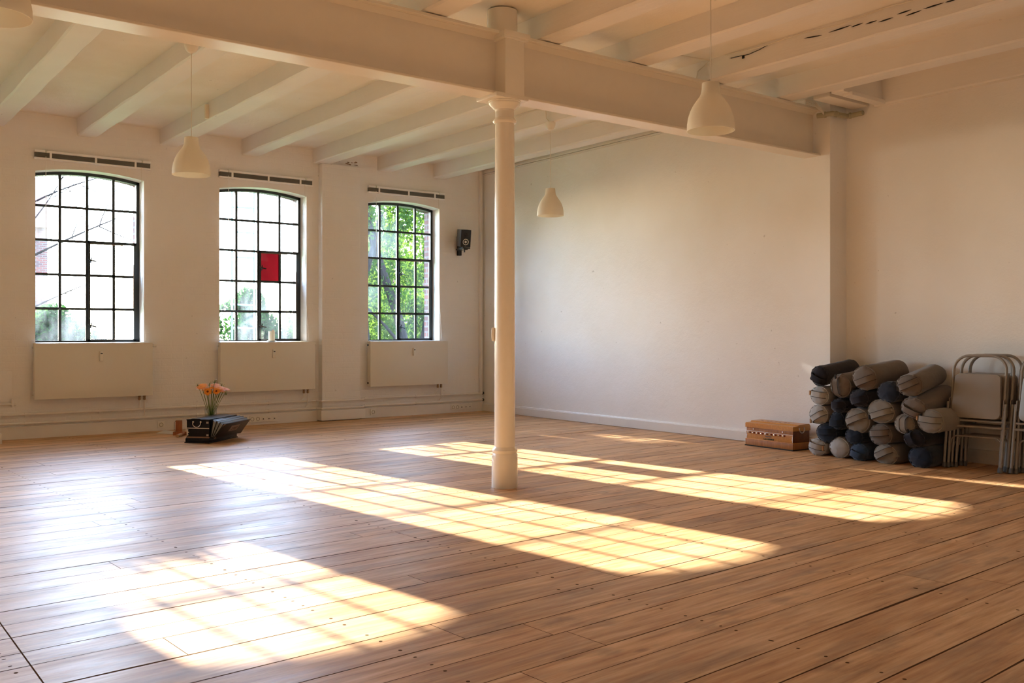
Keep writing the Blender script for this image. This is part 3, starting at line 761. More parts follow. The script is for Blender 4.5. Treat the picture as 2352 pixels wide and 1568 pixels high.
O8 = lambda x, y: (1700+x/3.607, y/3.607)
for a, b in [((530, 318), (680, 292)), ((735, 270), (925, 208)), ((920, 225), (1020, 190)), ((1040, 200), (1135, 170)), ((1145, 185), (1270, 145)), ((1300, 120), (1420, 80)), ((1370, 133), (1505, 85)), ((1520, 75), (1690, 22)), ((1700, 20), (1790, -4))]:
    A_, B_ = onface(*O8(*a)), onface(*O8(*b)); m = MB()
    m.tube([A_.lerp(B_, q/6) for q in range(7)], .004, 4, rs=[.0008, .003, .0045, .0055, .004, .003, .0008])
    m.build('timber_crack', M_DARKG, jo, sm=False)
blk = cable([onface(1679, 134), onface(1700, 129), onface(1720, 125), onface(1745, 114), onface(1764, 103)], .003, 'short black cable loop hanging on the cracked near joist', M_BLKPL)
m = MB(); cp = onface(1708, 131); m.box((cp.x-.008, cp.y-.009, cp.z-.012), (cp.x+.006, cp.y+.009, cp.z+.012)); m.build('cable_clip', M_BLKPL, blk, sm=False)
cable([(6.285, 8.9, 3.50), (6.28, 8.2, 3.49), (6.285, 7.8, 3.505), (6.27, 7.62, 3.47), (6.26, 7.6, 3.38), (6.3, 7.58, 3.33)], .004, 'thin cable leading to the small far lamp')
# conduit wrapped round the step of the wall
c1 = [(7.88, 5.45, 3.235), (7.90, 5.40, 3.235), (7.915, YST-.0, 3.24), (7.93, YST-.05, 3.24), (8.05, YST-.045, 3.243), (8.17, YST-.05, 3.247), (8.19, YST-.1, 3.25), (8.185, 5.15, 3.252)]
m = MB()
t = thing('conduit_bundle', 'grey cable conduit with clips wrapping the top of the wall step', 'conduit', (0, 0, 0))
m.tube([Vector(p) for p in c1], .024, 10); m.build('conduit', M_CONDUIT, t)
for a, b in zip(c1[1:-1:2], c1[2::2]):
    q = (Vector(a)+Vector(b))/2; d = (Vector(b)-Vector(a)).normalized()
    m = MB(); m.tube([q-d*.008, q+d*.008], .03, 10); m.build('conduit_clip', M_CONDUIT, t)
for k in range(4):
    m = MB(); o = .012*(k-1.5)
    m.tube([(7.66, 5.42, 3.33+o), (7.78, 5.40, 3.325+o), (7.86, 5.385, 3.27+o*.6), (7.885, 5.375, 3.24+o*.4)], .005, 5); m.build('cable_strand', M_CORD, t)

# ------------------------------------------------------------------ bolsters
def bolster_mesh(L, ry, rz, seed, taper=.0):
    """axis +X, front end at x=0; ellipse ry, rz"""
    m = MB(); prof = []
    n = 30
    e = .30*min(ry, rz)
    xs = [(0.0, .02), (.004, .25), (.010, .5), (.018, .72), (.030, .88), (.048, .965), (.07, 1.0)]
    body = xs+[(x, 1.0) for x in [L*q/8 for q in range(2, 7)]]+[(L-x, r) for x, r in reversed(xs)]
    rings = []
    for x, r in body:
        ring = []
        for k in range(n):
            a = 2*pi*k/n
            d = 1+.05*noise.noise((seed*5.3+x*6, cos(a)*1.7, sin(a)*1.7))+.022*noise.noise((seed+x*25, cos(a)*5, sin(a)*5))
            wr = .012*sin(a*17+seed)*max(0, 1-abs(x-.045)/.05)*r
            ring.append(m.bm.verts.new((x*1.0+.008*noise.noise((seed, cos(a)*r*3, sin(a)*r*3)), (ry*r*d+wr)*cos(a), (rz*r*d+wr)*sin(a)*(1 if sin(a) > 0 else .96))))
        rings.append(ring)
    for i in range(len(rings)-1):
        for k in range(n): m._f([rings[i][k], rings[i][(k+1) % n], rings[i+1][(k+1) % n], rings[i+1][k]])
    m._f(list(reversed(rings[0]))); m._f(rings[-1])
    return m
def bolster(fp, rx, ry_, colr, strap, label, back=None, X0=7.53, X1=8.17, tag_=False, wtag=False):
    rn = min(rx, ry_*1.1); p = onX(fp[0]-(rx-rn)/5.227, fp[1], X0); d = depth(p); rx = rn
    rz = ry_/5.227*d/F_PX*1.03; r_y = rx/5.227*d/F_PX/.90
    if back:
        q = onX(back[0], back[1], X1)
    else:
        q = Vector((X1, p.y, p.z))
    ax = q-p; L = ax.length
    yaw = atan2(ax.y, ax.x); pit = math.asin(ax.z/L)
    t = thing('bolster_cushion', label, 'bolster', tuple(p-Vector((0, 0, 0))), 0, 'stacked cylindrical yoga bolsters')
    t.rotation_euler = (0, -pit, yaw)
    F = FAB[colr]; sd = fp[0]*.13+fp[1]*.07
    bolster_mesh(L, r_y, rz, sd).build('cushion_body', F, t, ang=80)
    # seam piping around the end
    m = MB(); P = []
    for k in range(33):
        a = 2*pi*k/32
        dd = 1+.05*noise.noise((sd*5.3+.048*6, cos(a)*1.7, sin(a)*1.7))
        P.append((.040, r_y*.955*dd*cos(a), rz*.955*dd*sin(a)*(1 if sin(a) > 0 else .96)))
    m.tube(P, .0042, 6, cap=False); m.build('end_piping', F, t)
    if strap is not None:
        # handle band across the end face at the given angle
        m = MB(); ca, sa = cos(strap), sin(strap); w = .026; off = .18*min(r_y, rz)*(1 if int(sd) % 2 else -1)
        hl = .97*sqrt(max(.3, 1-((abs(off)+w)/min(r_y, rz))**2)); rows = []
        for k in range(15):
            u = -1+2*k/14
            x = -.020-.008*(1-u*u)+.068*abs(u)**5
            row = []
            for s in (-1, 1):
                yy = (u*r_y*hl)*ca-(off+s*w)*sa; zz = (u*rz*hl)*sa+(off+s*w)*ca
                row.append((x, yy, zz))
            rows.append(row)
        th = .0045
        V = [[m.bm.verts.new(r[0]), m.bm.verts.new(r[1]), m.bm.verts.new((r[1][0]+th, r[1][1], r[1][2])), m.bm.verts.new((r[0][0]+th, r[0][1], r[0][2]))] for r in rows]
        for i in range(14):
            for k in range(4): m._f([V[i][k], V[i][(k+1) % 4], V[i+1][(k+1) % 4], V[i+1][k]])
        m._f(V[0]); m._f(V[-1]); h = m.build('handle_strap', F, t)
        m = MB(); m.tube([(r[0][0]-.001, r[0][1], r[0][2]) for r in rows], .0024, 5); m.build('strap_stitching', M_SEAM if colr in 'gtl' else F, h); m = MB(); m.tube([(r[1][0]-.001, r[1][1], r[1][2]) for r in rows], .0018, 5); m.build('strap_stitching', M_SEAM if colr in 'gtl' else F, h)
        if tag_:
            u = .84 if tag_ == 1 else -.84; m = MB(); yy = u*r_y*ca-off*sa; zz = u*rz*sa+off*ca
            m.box((-.004, yy-.008, zz-.02), (.012, yy+.004, zz+.02)); m.build('leather_tag', M_TAG if colr in 'lng' and wtag else M_SEAM, h, sm=False)
    elif tag_:
        m = MB(); m.box((-.006, r_y*.3, rz*.3), (.004, r_y*.3+.035, rz*.3+.012)); m.build('leather_tag', M_TAG, t, sm=False)
    return t
P_ = lambda x, y: (1830+x/5.227, 790+y/5.227)
R = radians
BL = [
 (P_(245, 395), 105, 122, 'd', R(25), 'charcoal bolster on top of the stack at its left corner', (1962, 846), 0, 0),
 (P_(500, 512), 128, 140, 't', R(85), 'taupe bolster with an upright strap, wedged below the two top left bolsters', (2010, 866), 1, 0),
 (P_(785, 415), 145, 150, 't', R(-22), 'large taupe bolster lying in the middle of the stack top', (2067, 852), 0, 0),
 (P_(1085, 580), 150, 122, 'n', None, 'plain navy bolster end squeezed between the two big top taupe bolsters', None, 0, 0),
 (P_(1350, 510), 160, 132, 't', R(-28), 'large taupe bolster on top of the stack next to the folding chairs', (2150, 858), 1, 0),
 (P_(245, 622), 115, 112, 'l', R(8), 'light grey bolster at the left edge just under the charcoal one', None, 1, 1),
 (P_(497, 745), 118, 86, 'd', R(-4), 'flattened charcoal bolster in the second column directly under the upright strap', None, 0, 0),
 (P_(740, 655), 138, 106, 'd', R(-20), 'charcoal bolster under the middle top taupe bolster', None, 0, 0),
 (P_(1000, 812), 178, 146, 'g', R(-22), 'warm grey bolster in the stack centre with a sun glint below the plain navy end', None, 1, 0),
 (P_(1410, 785), 180, 134, 't', R(28), 'taupe bolster directly beneath the big one next to the folding chairs', (2180, 905), 2, 0),
 (P_(232, 850), 122, 116, 'l', R(-35), 'light grey bolster at the left edge with a diagonal strap, just above the harmonium lid', None, 1, 1),
 (P_(455, 925), 98, 106, 'n', R(-2), 'small navy bolster third from the top in the second column', None, 0, 0),
 (P_(700, 928), 152, 152, 'g', R(-25), 'round warm grey bolster between navy bolsters in the left middle of the stack', None, 0, 0),
 (P_(1265, 965), 120, 116, 'g', R(88), 'half hidden grey bolster with a wide upright strap, right of the stack centre', None, 0, 0),
 (P_(1590, 930), 170, 142, 'g', R(4), 'wide pale grey bolster with a level strap next to the chair legs', None, 1, 1),
 (P_(330, 1068), 128, 118, 'n', R(-4), 'navy bolster resting on the two bottom left light grey ones', None, 0, 0),
 (P_(665, 1110), 118, 98, 'n', None, 'plain dark blue bolster end under the round warm grey one', None, 0, 0),
 (P_(1015, 1092), 176, 126, 't', R(-8), 'taupe bolster with sun on its strap, second layer from the floor', None, 0, 0),
 (P_(1430, 1140), 172, 112, 'd', R(70), 'charcoal bolster with steep strap, one layer above the floor near the chairs', None, 1, 1),
 (P_(218, 1238), 112, 102, 'l', R(15), 'light grey bolster on the floor at the left corner of the stack', None, 2, 1),
 (P_(482, 1248), 122, 122, 'l', None, 'plain light grey bolster end lit by the sun, second on the floor', None, 0, 0),
 (P_(722, 1305), 112, 106, 'b', R(18), 'blue grey bolster on the floor with sunlit strap, third from the left', None, 0, 0),
 (P_(1080, 1335), 182, 128, 'g', R(-32), 'warm grey bolster on the floor with diagonal strap, fourth from the left', None, 0, 0),
 (P_(1490, 1370), 178, 126, 'n', None, 'plain navy bolster on the floor at the right end by the chairs', None, 0, 0),
]
for fp, rx, ry_, c, st, lab, bk, tg, wt in BL: bolster(fp, rx, ry_, c, st, lab, bk, tag_=tg, wtag=bool(wt))

# ------------------------------------------------------------------ folded chairs (no backrest)
def make_chair():
    t = thing('folding_chair', '', 'folding chair', (0, 0, 0), 0, 'folded metal chairs against the right wall')
    # local: x to the right of the viewer (width), y away from viewer (thickness), z up
    r = .0115; hw = .215
    H = .955
    def U(hw0, hw1, z0, zt, rad, y0, y1, n=7):
        pts = [(-hw0, y0, z0)]
        zc = zt-rad
        for k in range(n+1):
            a = pi-pi/2*k/n; pts.append((-hw1+rad+rad*cos(a), y0+(y1-y0)*(zc+rad*sin(a)-z0)/(zt-z0), zc+rad*sin(a)))
        for k in range(n+1):
            a = pi/2-pi/2*k/n; pts.append((hw1-rad+rad*cos(a), y0+(y1-y0)*(zc+rad*sin(a)-z0)/(zt-z0), zc+rad*sin(a)))
        pts.append((hw0, y0, z0)); return pts
    m = MB(); m.tube(U(hw-.006, hw, .02, H, .125, .02, .02), r, 10); m.build('arch_frame', M_CHAIR, t)
    # front legs: from the hinge down to the floor, just outside the arch
    for s in (-1, 1):
        m = MB(); m.tube([(s*(hw+.018), -.002, .53), (s*(hw+.014), -.012, .02)], .0115, 10); m.tube([(s*(hw+.018), -.002, .528), (s*(hw+.018), -.001, .556)], .013, 10); lg = m.build('leg', M_CHAIR, t)
        m = MB(); m.lathe([(.0175, 0), (.0165, .03), (.013, .042)], (s*(hw+.014), -.012, 0), n=12, capb=True, capt=True); m.build('rubber_foot', M_RUB, lg)
        m = MB(); m.lathe([(.0175, 0), (.0165, .03), (.013, .042)], (s*(hw-.006), .021, 0), n=12, capb=True, capt=True); m.build('rubber_foot', M_RUB, t)
        m = MB(); m.prism([(s*(hw+.004), -.016, .50), (s*(hw+.004), -.016, .585), (s*(hw+.004), .02, .60), (s*(hw+.004), .03, .51)], (s*.004, 0, 0)); m.build('hinge_bracket', M_CHAIR, t, sm=False)
    for z, y in ((.405, .0), (.355, -.01)):
        m = MB(); m.tube([(-hw-.01, y, z), (hw+.01, y, z)], .009, 8); m.build('crossbar', M_CHAIR, t)
    m = MB(); P = [(-hw+.006, .03, .06), (-hw+.012, .03, .225)]
    P += [(-hw+.012+.05*(1-cos(a)), .03, .225+.05*sin(a)) for a in (pi/6, pi/3, pi/2)] + [(hw-.062, .03, .275)]
    P += [(hw-.012-.05*(1-cos(a)), .03, .225+.05*sin(a)) for a in (pi/3, pi/6, 0)] + [(hw-.006, .03, .06)]
    m.tube(P, .0065, 8); m.build('lower_brace', M_CHAIR, t)
    # seat pan, a rounded shallow tray
    m = MB(); sw0, sw1 = .20, .188; z0, z1 = .425, .80; rad = .045; out = []
    cs = [(-sw0+rad, z0+rad, pi, 1.5*pi), (sw0-rad, z0+rad, 1.5*pi, 2*pi), (sw1-rad, z1-rad, 0, pi/2), (-sw1+rad, z1-rad, pi/2, pi)]
    for cx_, cz_, a0, a1 in cs:
        for k in range(7):
            a = a0+(a1-a0)*k/6; out.append((cx_+rad*cos(a), cz_+rad*sin(a)))
    c0 = (0, (z0+z1)/2)
    def ringat(sc, y): return [m.bm.verts.new((c0[0]+(x-c0[0])*sc, y, c0[1]+(z-c0[1])*sc)) for x, z in out]
    rr = [ringat(.97, .014), ringat(1.0, .010), ringat(1.0, -.008), ringat(.985, -.016), ringat(.93, -.018), ringat(.5, -.020), ringat(.01, -.020)]
    n = len(out)
    for i in range(len(rr)-1):
        for k in range(n): m._f([rr[i][k], rr[i][(k+1) % n], rr[i+1][(k+1) % n], rr[i+1][k]])
    m._f(rr[0]); m.build('seat', M_CHAIR, t, ang=50)
    return t
ch0 = make_chair()
def place(o, x, y, rz, tilt, label):
    o.location = (x, y, 0.003); o.rotation_euler = (-tilt, 0, rz); o['label'] = label
# viewer looks toward +X here: chair local +y -> world +X, local +x -> world -Y
base = Vector((7.765, 3.885))
lab1 = ['folded taupe metal chair at the front of the stack beside the bolsters', 'second folded chair behind the front one beside the bolsters', 'third folded chair in the stack beside the bolsters',
        'fourth folded chair in the stack beside the bolsters', 'rearmost folded chair by the wall in the stack beside the bolsters']
lab2 = ['front folded taupe metal chair of the stack at the right edge of the photo', 'second folded chair in the stack at the right edge of the photo',
        'third folded chair in the stack at the right edge of the photo', 'rearmost folded chair in the stack at the right edge of the photo']
offs = [(0, 0), (.062, -.03), (.125, .012), (.185, -.045), (.245, -.015)]
for i, (dx, dy) in enumerate(offs):
    c = ch0 if i == 0 else copy_tree(ch0)
    place(c, base.x+dx, base.y+dy, -pi/2+R([3, 1, -2, 2, 0][i]), R([8.5, 8.2, 7.8, 7.6, 7.3][i]), lab1[i])
for i, (dx, dy) in enumerate([(0, 0), (.062, .02), (.125, -.01), (.185, .03)]):
    c = copy_tree(ch0); place(c, 7.80+dx, 3.36+dy, -pi/2+R([-3, 0, 2, -1][i]), R(8-.4*i), lab2[i])

# ------------------------------------------------------------------ harmonium of honey wood
def harmonium_wood():
    A = onZ(1712, 1022, 0); B = onZ(1821, 1036, 0)
    ax = (B-A); L = ax.length; rot = atan2(ax.y, ax.x)
    t = thing('wooden_harmonium', 'honey coloured wooden harmonium with chrome knobs on the floor beside the bolsters', 'harmonium', (A.x, A.y, 0), rot)
    # local x along the front (left to right in view), y to the back (away) -> need y pointing to the wall
    D = .26
    def b(name, a, c, mat, bev=.003, par=t): m = MB(); m.box(a, c, bev=bev); return m.build(name, mat, par)
    b('rubber_base', (-.004, -.004, 0), (L+.004, D+.004, .010), M_DARKG, 0)
    b('plinth', (0, 0, .008), (L, D, .068), M_HONEY2)
    b('plinth_moulding', (-.001, -.001, .066), (L+.001, D+.001, .074), M_HONEY, .002)
    b('lower_case', (.008, .008, .072), (L-.008, D-.008, .150), M_HONEY)
    b('end_panel', (L-.008, .010, .072), (L-.005, D-.01, .222), M_DKWOOD, .001)
    b('chrome_strip', (.006, .0065, .150), (L-.006, D-.006, .154), M_CHROME, 0)
    b('middle_case', (.008, .009, .153), (L-.008, D-.008, .188), M_HONEY2)
    m = MB(); pr = [(.0, .187), (.0, .226), (.005, .232), (.075, .236), (.09, .248), (D-.02, .250), (D, .232), (D, .187)]
    m.prism([(0.0, y, z) for y, z in pr], (L, 0, 0)); m.build('lid', M_HONEY, t, ang=20)
    m = MB()
    for k in range(7):
        x = .1+k*.055
        m.prism([(x, .12+.02*(k % 2), .2495), (x+.03, .12+.02*(k % 2), .2495), (x+.025, .132+.02*(k % 2), .2497), (x+.004, .13+.02*(k % 2), .2497)], (0, 0, .0008))
    m.build('fretwork', M_DARKG, t, sm=False)
    for k in range(9):
        x = .055+k*(L-.15)/8.2; rr = .0088 if k % 2 == 0 else .0068
        Mx = Matrix.Translation((x, .008, .136)) @ Matrix.Rotation(pi/2, 4, 'X')
        m = MB(); m.lathe([(.0095, 0), (.009, .005), (.001, .005)], n=14, M=Mx); rb = m.build('stop_collar', mat_plain('red_felt', rgb(120, 34, 22), .8), t)
        m = MB(); m.lathe([(.003, .004), (.003, .012), (rr*.8, .014), (rr, .021), (rr*.8, .028), (.0005, .031)], n=14, M=Mx); m.build('stop_knob', M_CHROME, rb)
    for x in (.10, L-.13):
        Mx = Matrix.Translation((x, .009, .170)) @ Matrix.Rotation(pi/2, 4, 'X')
        m = MB(); m.lathe([(.006, 0), (.006, .004), (.001, .006)], n=12, M=Mx); m.build('lid_screw', M_CHROME, t)
    m = MB(); m.box((L*.42, .0065, .106), (L*.55, .009, .118), bev=.001); m.build('maker_badge', mat_plain('dull_badge', rgb(120, 92, 74), .5), t)
    m = MB(); m.box((L*.385, .006, .079), (L*.605, .009, .094), bev=.001); pl = m.build('name_plate', M_BLACK, t)
    m = MB(); m.box((L*.395, .0052, .083), (L*.415, .0062, .090)); m.box((L*.43, .0052, .0865), (L*.485, .0062, .089)); m.box((L*.43, .0052, .0835), (L*.57, .0062, .085)); m.box((L*.58, .0052, .084), (L*.592, .0062, .089))
    m.build('gold_lettering', mat_plain('gold_leaf', rgb(196, 150, 62), .4, .5), pl, sm=False)
    # scalloped chrome corner plates
    for xx, s in ((.007, 1), (L-.007, -1)):
        m = MB(); pts = [(xx, .0062, .076), (xx+s*.008, .0062, .082), (xx+s*.006, .0062, .095), (xx+s*.016, .0062, .106), (xx+s*.007, .0062, .116), (xx+s*.009, .0062, .130), (xx, .0062, .145)]
        m.prism(pts, (0, .002, 0)); m.build('corner_plate', M_CHROME, t, sm=False)
    # bail handle on the right end
    m = MB(); cy = D*.48
    for s in (-1, 1): m.lathe([(.009, 0), (.007, .01), (.001, .012)], n=10, M=Matrix.Translation((L-.005, cy+s*.035, .212)) @ Matrix.Rotation(pi/2, 4, 'Y'))
    m.tube([(L+.006, cy-.035, .210)]+[(L+.008, cy-.036*cos(a), .200-.032*sin(a)) for a in [pi*k/10 for k in range(11)]]+[(L+.006, cy+.035, .210)], .0038, 8)
    m.build('carry_handle', M_CHROME, t)
    return t
harmonium_wood()

# ------------------------------------------------------------------ black harmonium with open bellows
def harmonium_black():
    A = onZ(427, 1016, 0); B = onZ(481, 1018, 0); C = onZ(548, 1003, 0)
    # local x: along B->C (long side), local y: from B side toward A side (depth)
    ax = C-B; L = ax.length; rot = atan2(ax.y, ax.x)
    D = .262
    t = thing('black_harmonium', 'black harmonium with open bellows standing on the floor under the middle window', 'harmonium', (B.x, B.y, 0), rot)
    L = .60
    def b(name, a, c, mat, bev=.003, par=t): m = MB(); m.box(a, c, bev=bev); return m.build(name, mat, par)
    b('base_board', (-.02, -.006, 0), (L, D+.01, .012), M_BLACK)
    b('plinth', (-.010, -.0, .01), (L-.01, D+.004, .048), M_BLACK)
    b('plinth_step', (-.005, .0, .046), (L-.012, D, .055), M_BLACK)
    b('inlay_band', (-.002, .004, .055), (L-.016, D-.004, .066), mat_plain('copper_inlay', rgb(150, 112, 84), .5), 0)
    b('case', (0, .0, .064), (L-.016, D-.006, .236), M_BLACK)
    b('trim_strip', (-.002, .002, .150), (L-.014, D-.004, .157), M_CHROME, 0)
    # lid line, raised centre at the back
    m = MB(); m.prism([(-.004, y, z) for y, z in ((0, .234), (0, .246), (.09, .246), (.11, .252), (.19, .252), (.21, .246), (D-.004, .244), (D-.004, .234))], (L-.008, 0, 0)); m.build('lid', M_BLACK, t, ang=20)
    for yy in (.02,):
        for zz in (.083, .212):
            m = MB()
            for a_ in (0, 1, 2):
                for c_ in (0, 1): m.box((-.0035, yy-.012+a_*.009, zz+c_*.010-.008), (-.001, yy-.005+a_*.009, zz+c_*.010), bev=.0005)
            m.build('corner_plate', M_CHROME, t)
    m = MB()
    pts = [(-.003, D-.006, .07), (-.003, D-.03, .082), (-.003, D-.02, .10), (-.003, D-.036, .11), (-.003, D-.02, .122), (-.003, D-.028, .138), (-.003, D-.006, .148)]
    m.prism(pts, (.002, 0, 0)); m.build('scalloped_plate', M_CHROME, t, sm=False)
    m = MB(); cy = D*.52
    for s in (-1, 1): m.lathe([(.012, 0), (.010, .008), (.001, .012)], n=12, M=Matrix.Translation((-.001, cy+s*.042, .218)) @ Matrix.Rotation(-pi/2, 4, 'Y'))
    m.tube([(-.010, cy-.042, .216)]+[(-.014, cy-.043*cos(a), .202-.036*sin(a)) for a in [pi*k/12 for k in range(13)]]+[(-.010, cy+.042, .216)], .0045, 8)
    m.build('carry_handle', M_CHROME, t)
    # bellows leaves hinged at the bottom on the -y side
    z0 = .055; hgt = .19
    for k in range(4):
        a = radians(9+k*9.5); y0 = -.004-k*.012
        Mx = Matrix.Translation((0, y0, z0)) @ Matrix.Rotation(a, 4, 'X')
        last = k == 3
        m = MB(); m.box((.0, -.010, 0), (L-.02, -.002, hgt), Mx, bev=.001)
        leaf = m.build('bellows_board', M_BLACK, t)
        if not last:
            m = MB(); a2 = radians(9+(k+1)*9.5); y2 = -.004-(k+1)*.012
            M2 = Matrix.Translation((0, y2, z0)) @ Matrix.Rotation(a2, 4, 'X')
            p0 = Mx @ Vector((0, -.010, .01)); p1 = Mx @ Vector((0, -.010, hgt-.004)); p2 = M2 @ Vector((0, -.001, hgt-.004)); p3 = M2 @ Vector((0, -.001, .01))
            mid = (p1+p2)/2+Vector((0, 0, -.022))
            for xo in (.006, L-.026):
                m = MB(); m.prism([(xo, p.y, p.z) for p in (p0, p1, mid, p2, p3)], (.002, 0, 0)); m.build('bellows_fold', M_FADED, leaf, sm=False)
            m = MB(); m.prism([(.006, p.y, p.z) for p in (p1, mid, mid+Vector((0, 0, .002)), p1+Vector((0, 0, .002)))], (L-.032, 0, 0))
            m.prism([(.006, p.y, p.z) for p in (mid, p2, p2+Vector((0, 0, .002)), mid+Vector((0, 0, .002)))], (L-.032, 0, 0)); m.build('bellows_top', M_SHINE, leaf, sm=False)
        else:
            m = MB(); m.box((L*.36, -.0125, .07), (L*.66, -.0095, .145), Mx); pl = m.build('label_card', mat_plain('grey_card', rgb(140, 124, 116), .6), leaf, sm=False)
            m = MB(); random.seed(3)
            for row, (xa, xb, zz) in enumerate(((.43, .62, .118), (.45, .60, .104), (.42, .47, .09), (.52, .58, .09))):
                x = L*xa
                while x < L*xb:
                    w_ = random.uniform(.004, .009); h_ = random.uniform(.005, .010)
                    m.box((x, -.0132, zz-h_/2), (x+w_*.35, -.0124, zz+h_/2), Mx); m.box((x, -.0132, zz-h_/2*(-1)**row), (x+w_*.8, -.0124, zz-h_/2*(-1)**row+.002), Mx); x += w_+.004
            m.build('card_lettering', M_DARKG, pl, sm=False)
            m = MB()
            for x_, z_, s, u in ((.0, hgt, 1, -1), (L-.02, hgt, -1, -1), (.0, .0, 1, 1), (L-.02, .0, -1, 1)):
                m.prism([(x_, -.0105, z_), (x_+s*.05, -.0105, z_), (x_, -.0105, z_+u*.035)], (0, -.0015, 0), Mx)
            m.build('corner_guard', mat_plain('tarnished_metal', rgb(130, 104, 84), .4, .6), leaf, sm=False)
    return t
harmonium_black()

# ------------------------------------------------------------------ vase with gerberas
vy = 10.33; r_ = ray(484, 900); vx = r_[0]/r_[1]*vy
vt = thing('glass_vase', 'tall clear glass vase standing on the floor behind the black harmonium', 'vase', (vx, vy, 0))
m = MB(); pr = [(.052, 0), (.056, .01), (.060, .12), (.066, .30)]; m.lathe([(.001, 0)]+pr+[(.064, .30), (.057, .12), (.052, .016), (.001, .014)], n=36); m.build('vase_body', M_VASE, vt)
m = MB(); m.lathe([(.001, .015), (.051, .016), (.056, .14), (.001, .14)], n=28); m.build('water', mat_clear('vase_water', (.86, .92, .88, 1)), vt)
heads = [(463, 886, 26, 0), (473, 893, 20, 0), (494, 883, 22, 0), (503, 890, 24, 0), (516, 892, 24, 0), (477, 899, 17, 1), (497, 898, 15, 1), (486, 890, 18, 0), (508, 896, 19, 0)]
wh = ['leftmost, largest orange gerbera of the bunch', 'orange gerbera second from the left of the bunch', 'high orange gerbera in the middle of the bunch', 'orange gerbera right of the middle, between two others',
      'rightmost orange gerbera leaning outward', 'low orange gerbera facing the room in the left half', 'low orange gerbera half hidden in the middle', 'orange gerbera behind the white blossoms', 'orange gerbera at the right, under its neighbours']
random.seed(11)
def flower_root(tx, ty): return Vector((vx+.03*cos(tx), vy+.03*sin(tx), .03))
for i, (px, py, wpx, face) in enumerate(heads):
    yy = vy+random.uniform(-.06, .06)-(.06 if face else 0)
    hp = onY(px, py, yy); base_ = Vector((vx-(hp.x-vx)*.25, vy-(hp.y-vy)*.25, .02))
    t = thing('gerbera_flower', '%s, standing in the glass vase' % wh[i], 'flower', tuple(base_), 0, 'orange gerberas in the vase')
    hl = hp-base_
    m = MB(); neck = Vector((hl.x*.42, hl.y*.42, .29)); m.tube(bez((0, 0, 0), neck, hl, 12), .0036, 7); m.build('stem', M_STEM, t)
    nrm = Vector((hl.x*.8-.12, hl.y*.8-.20, .6)).normalized() if not face else Vector((-.45, -.75, .35)).normalized()
    Mx = Matrix.Translation(hl) @ nrm.to_track_quat('Z', 'Y').to_matrix().to_4x4()
    rad = wpx/2*11.0/F_PX*1.12
    m = MB()
    for ringn, (rr, npet, lift) in enumerate(((1.0, 20, -.10), (.82, 18, .02), (.5, 14, .10))):
        for k in range(npet):
            a = 2*pi*(k+ringn*.4)/npet+random.uniform(-.05, .05); l = rad*rr*random.uniform(.92, 1.05); w_ = rad*.16
            ca, sa = cos(a), sin(a)
            def pt(u, s, z): return Mx @ Vector((ca*u-sa*s, sa*u+ca*s, z))
            vs = [m.bm.verts.new(pt(*q)) for q in ((rad*.12, -w_*.4, 0), (l*.6, -w_, l*lift*.5+.002), (l, 0, l*lift-.002), (l*.6, w_, l*lift*.5+.002), (rad*.12, w_*.4, 0))]
            m._f(vs)
    m.build('petals', M_ORANGE, t, sm=False)
    m = MB(); m.lathe([(.0005, .008), (rad*.18, .007), (rad*.28, .001)], n=14, M=Mx); m.build('flower_core', M_OCORE if face else M_ORANGE, t)
    m = MB(); m.lathe([(.003, -.014), (rad*.3, -.006), (rad*.34, -.001)], n=12, M=Mx); m.build('calyx', M_STEM, t)
for i, (px, py, lab) in enumerate([(493, 873, 'tallest sprig of small white blossoms above the bunch'), (481, 880, 'white blossom sprig in the left middle of the bunch'), (454, 884, 'small white blossom sprig at the left end of the bunch'),
                                   (487, 897, 'white blossom sprig low in the middle of the bunch'), (510, 883, 'faint white blossom sprig behind the right gerberas'), (519, 900, 'white blossom sprig hanging low at the right end')]):
    hp = onY(px, py, vy+random.uniform(-.07, .05)); base_ = Vector((vx-(hp.x-vx)*.2, vy-(hp.y-vy)*.2, .03))
    t = thing('white_blossom_sprig', lab+', in the glass vase', 'flower', tuple(base_), 0, 'white sprigs in the vase'); hl = hp-base_
    m = MB(); m.tube(bez((0, 0, 0), (hl.x*.4, hl.y*.4, .28), hl, 12), .0026, 6)
    tips = []
    for k in range(9):
        tp = hl+Vector((random.uniform(-.024, .024), random.uniform(-.024, .024), random.uniform(-.02, .022))); tips.append(tp); m.tube([hl-Vector((0, 0, .035)), tp], .0012, 4)
    m.build('stem', M_STEM, t)
    m = MB()
    for tp in tips:
        for k in range(5):
            a = 2*pi*k/5; m._f([m.bm.verts.new(tp+Vector(q)) for q in ((0, 0, 0), (.008*cos(a-.4), .008*sin(a-.4), .003), (.011*cos(a), .011*sin(a), .002), (.008*cos(a+.4), .008*sin(a+.4), .003))])
    m.build('blossoms', M_WHITE, t, sm=False)

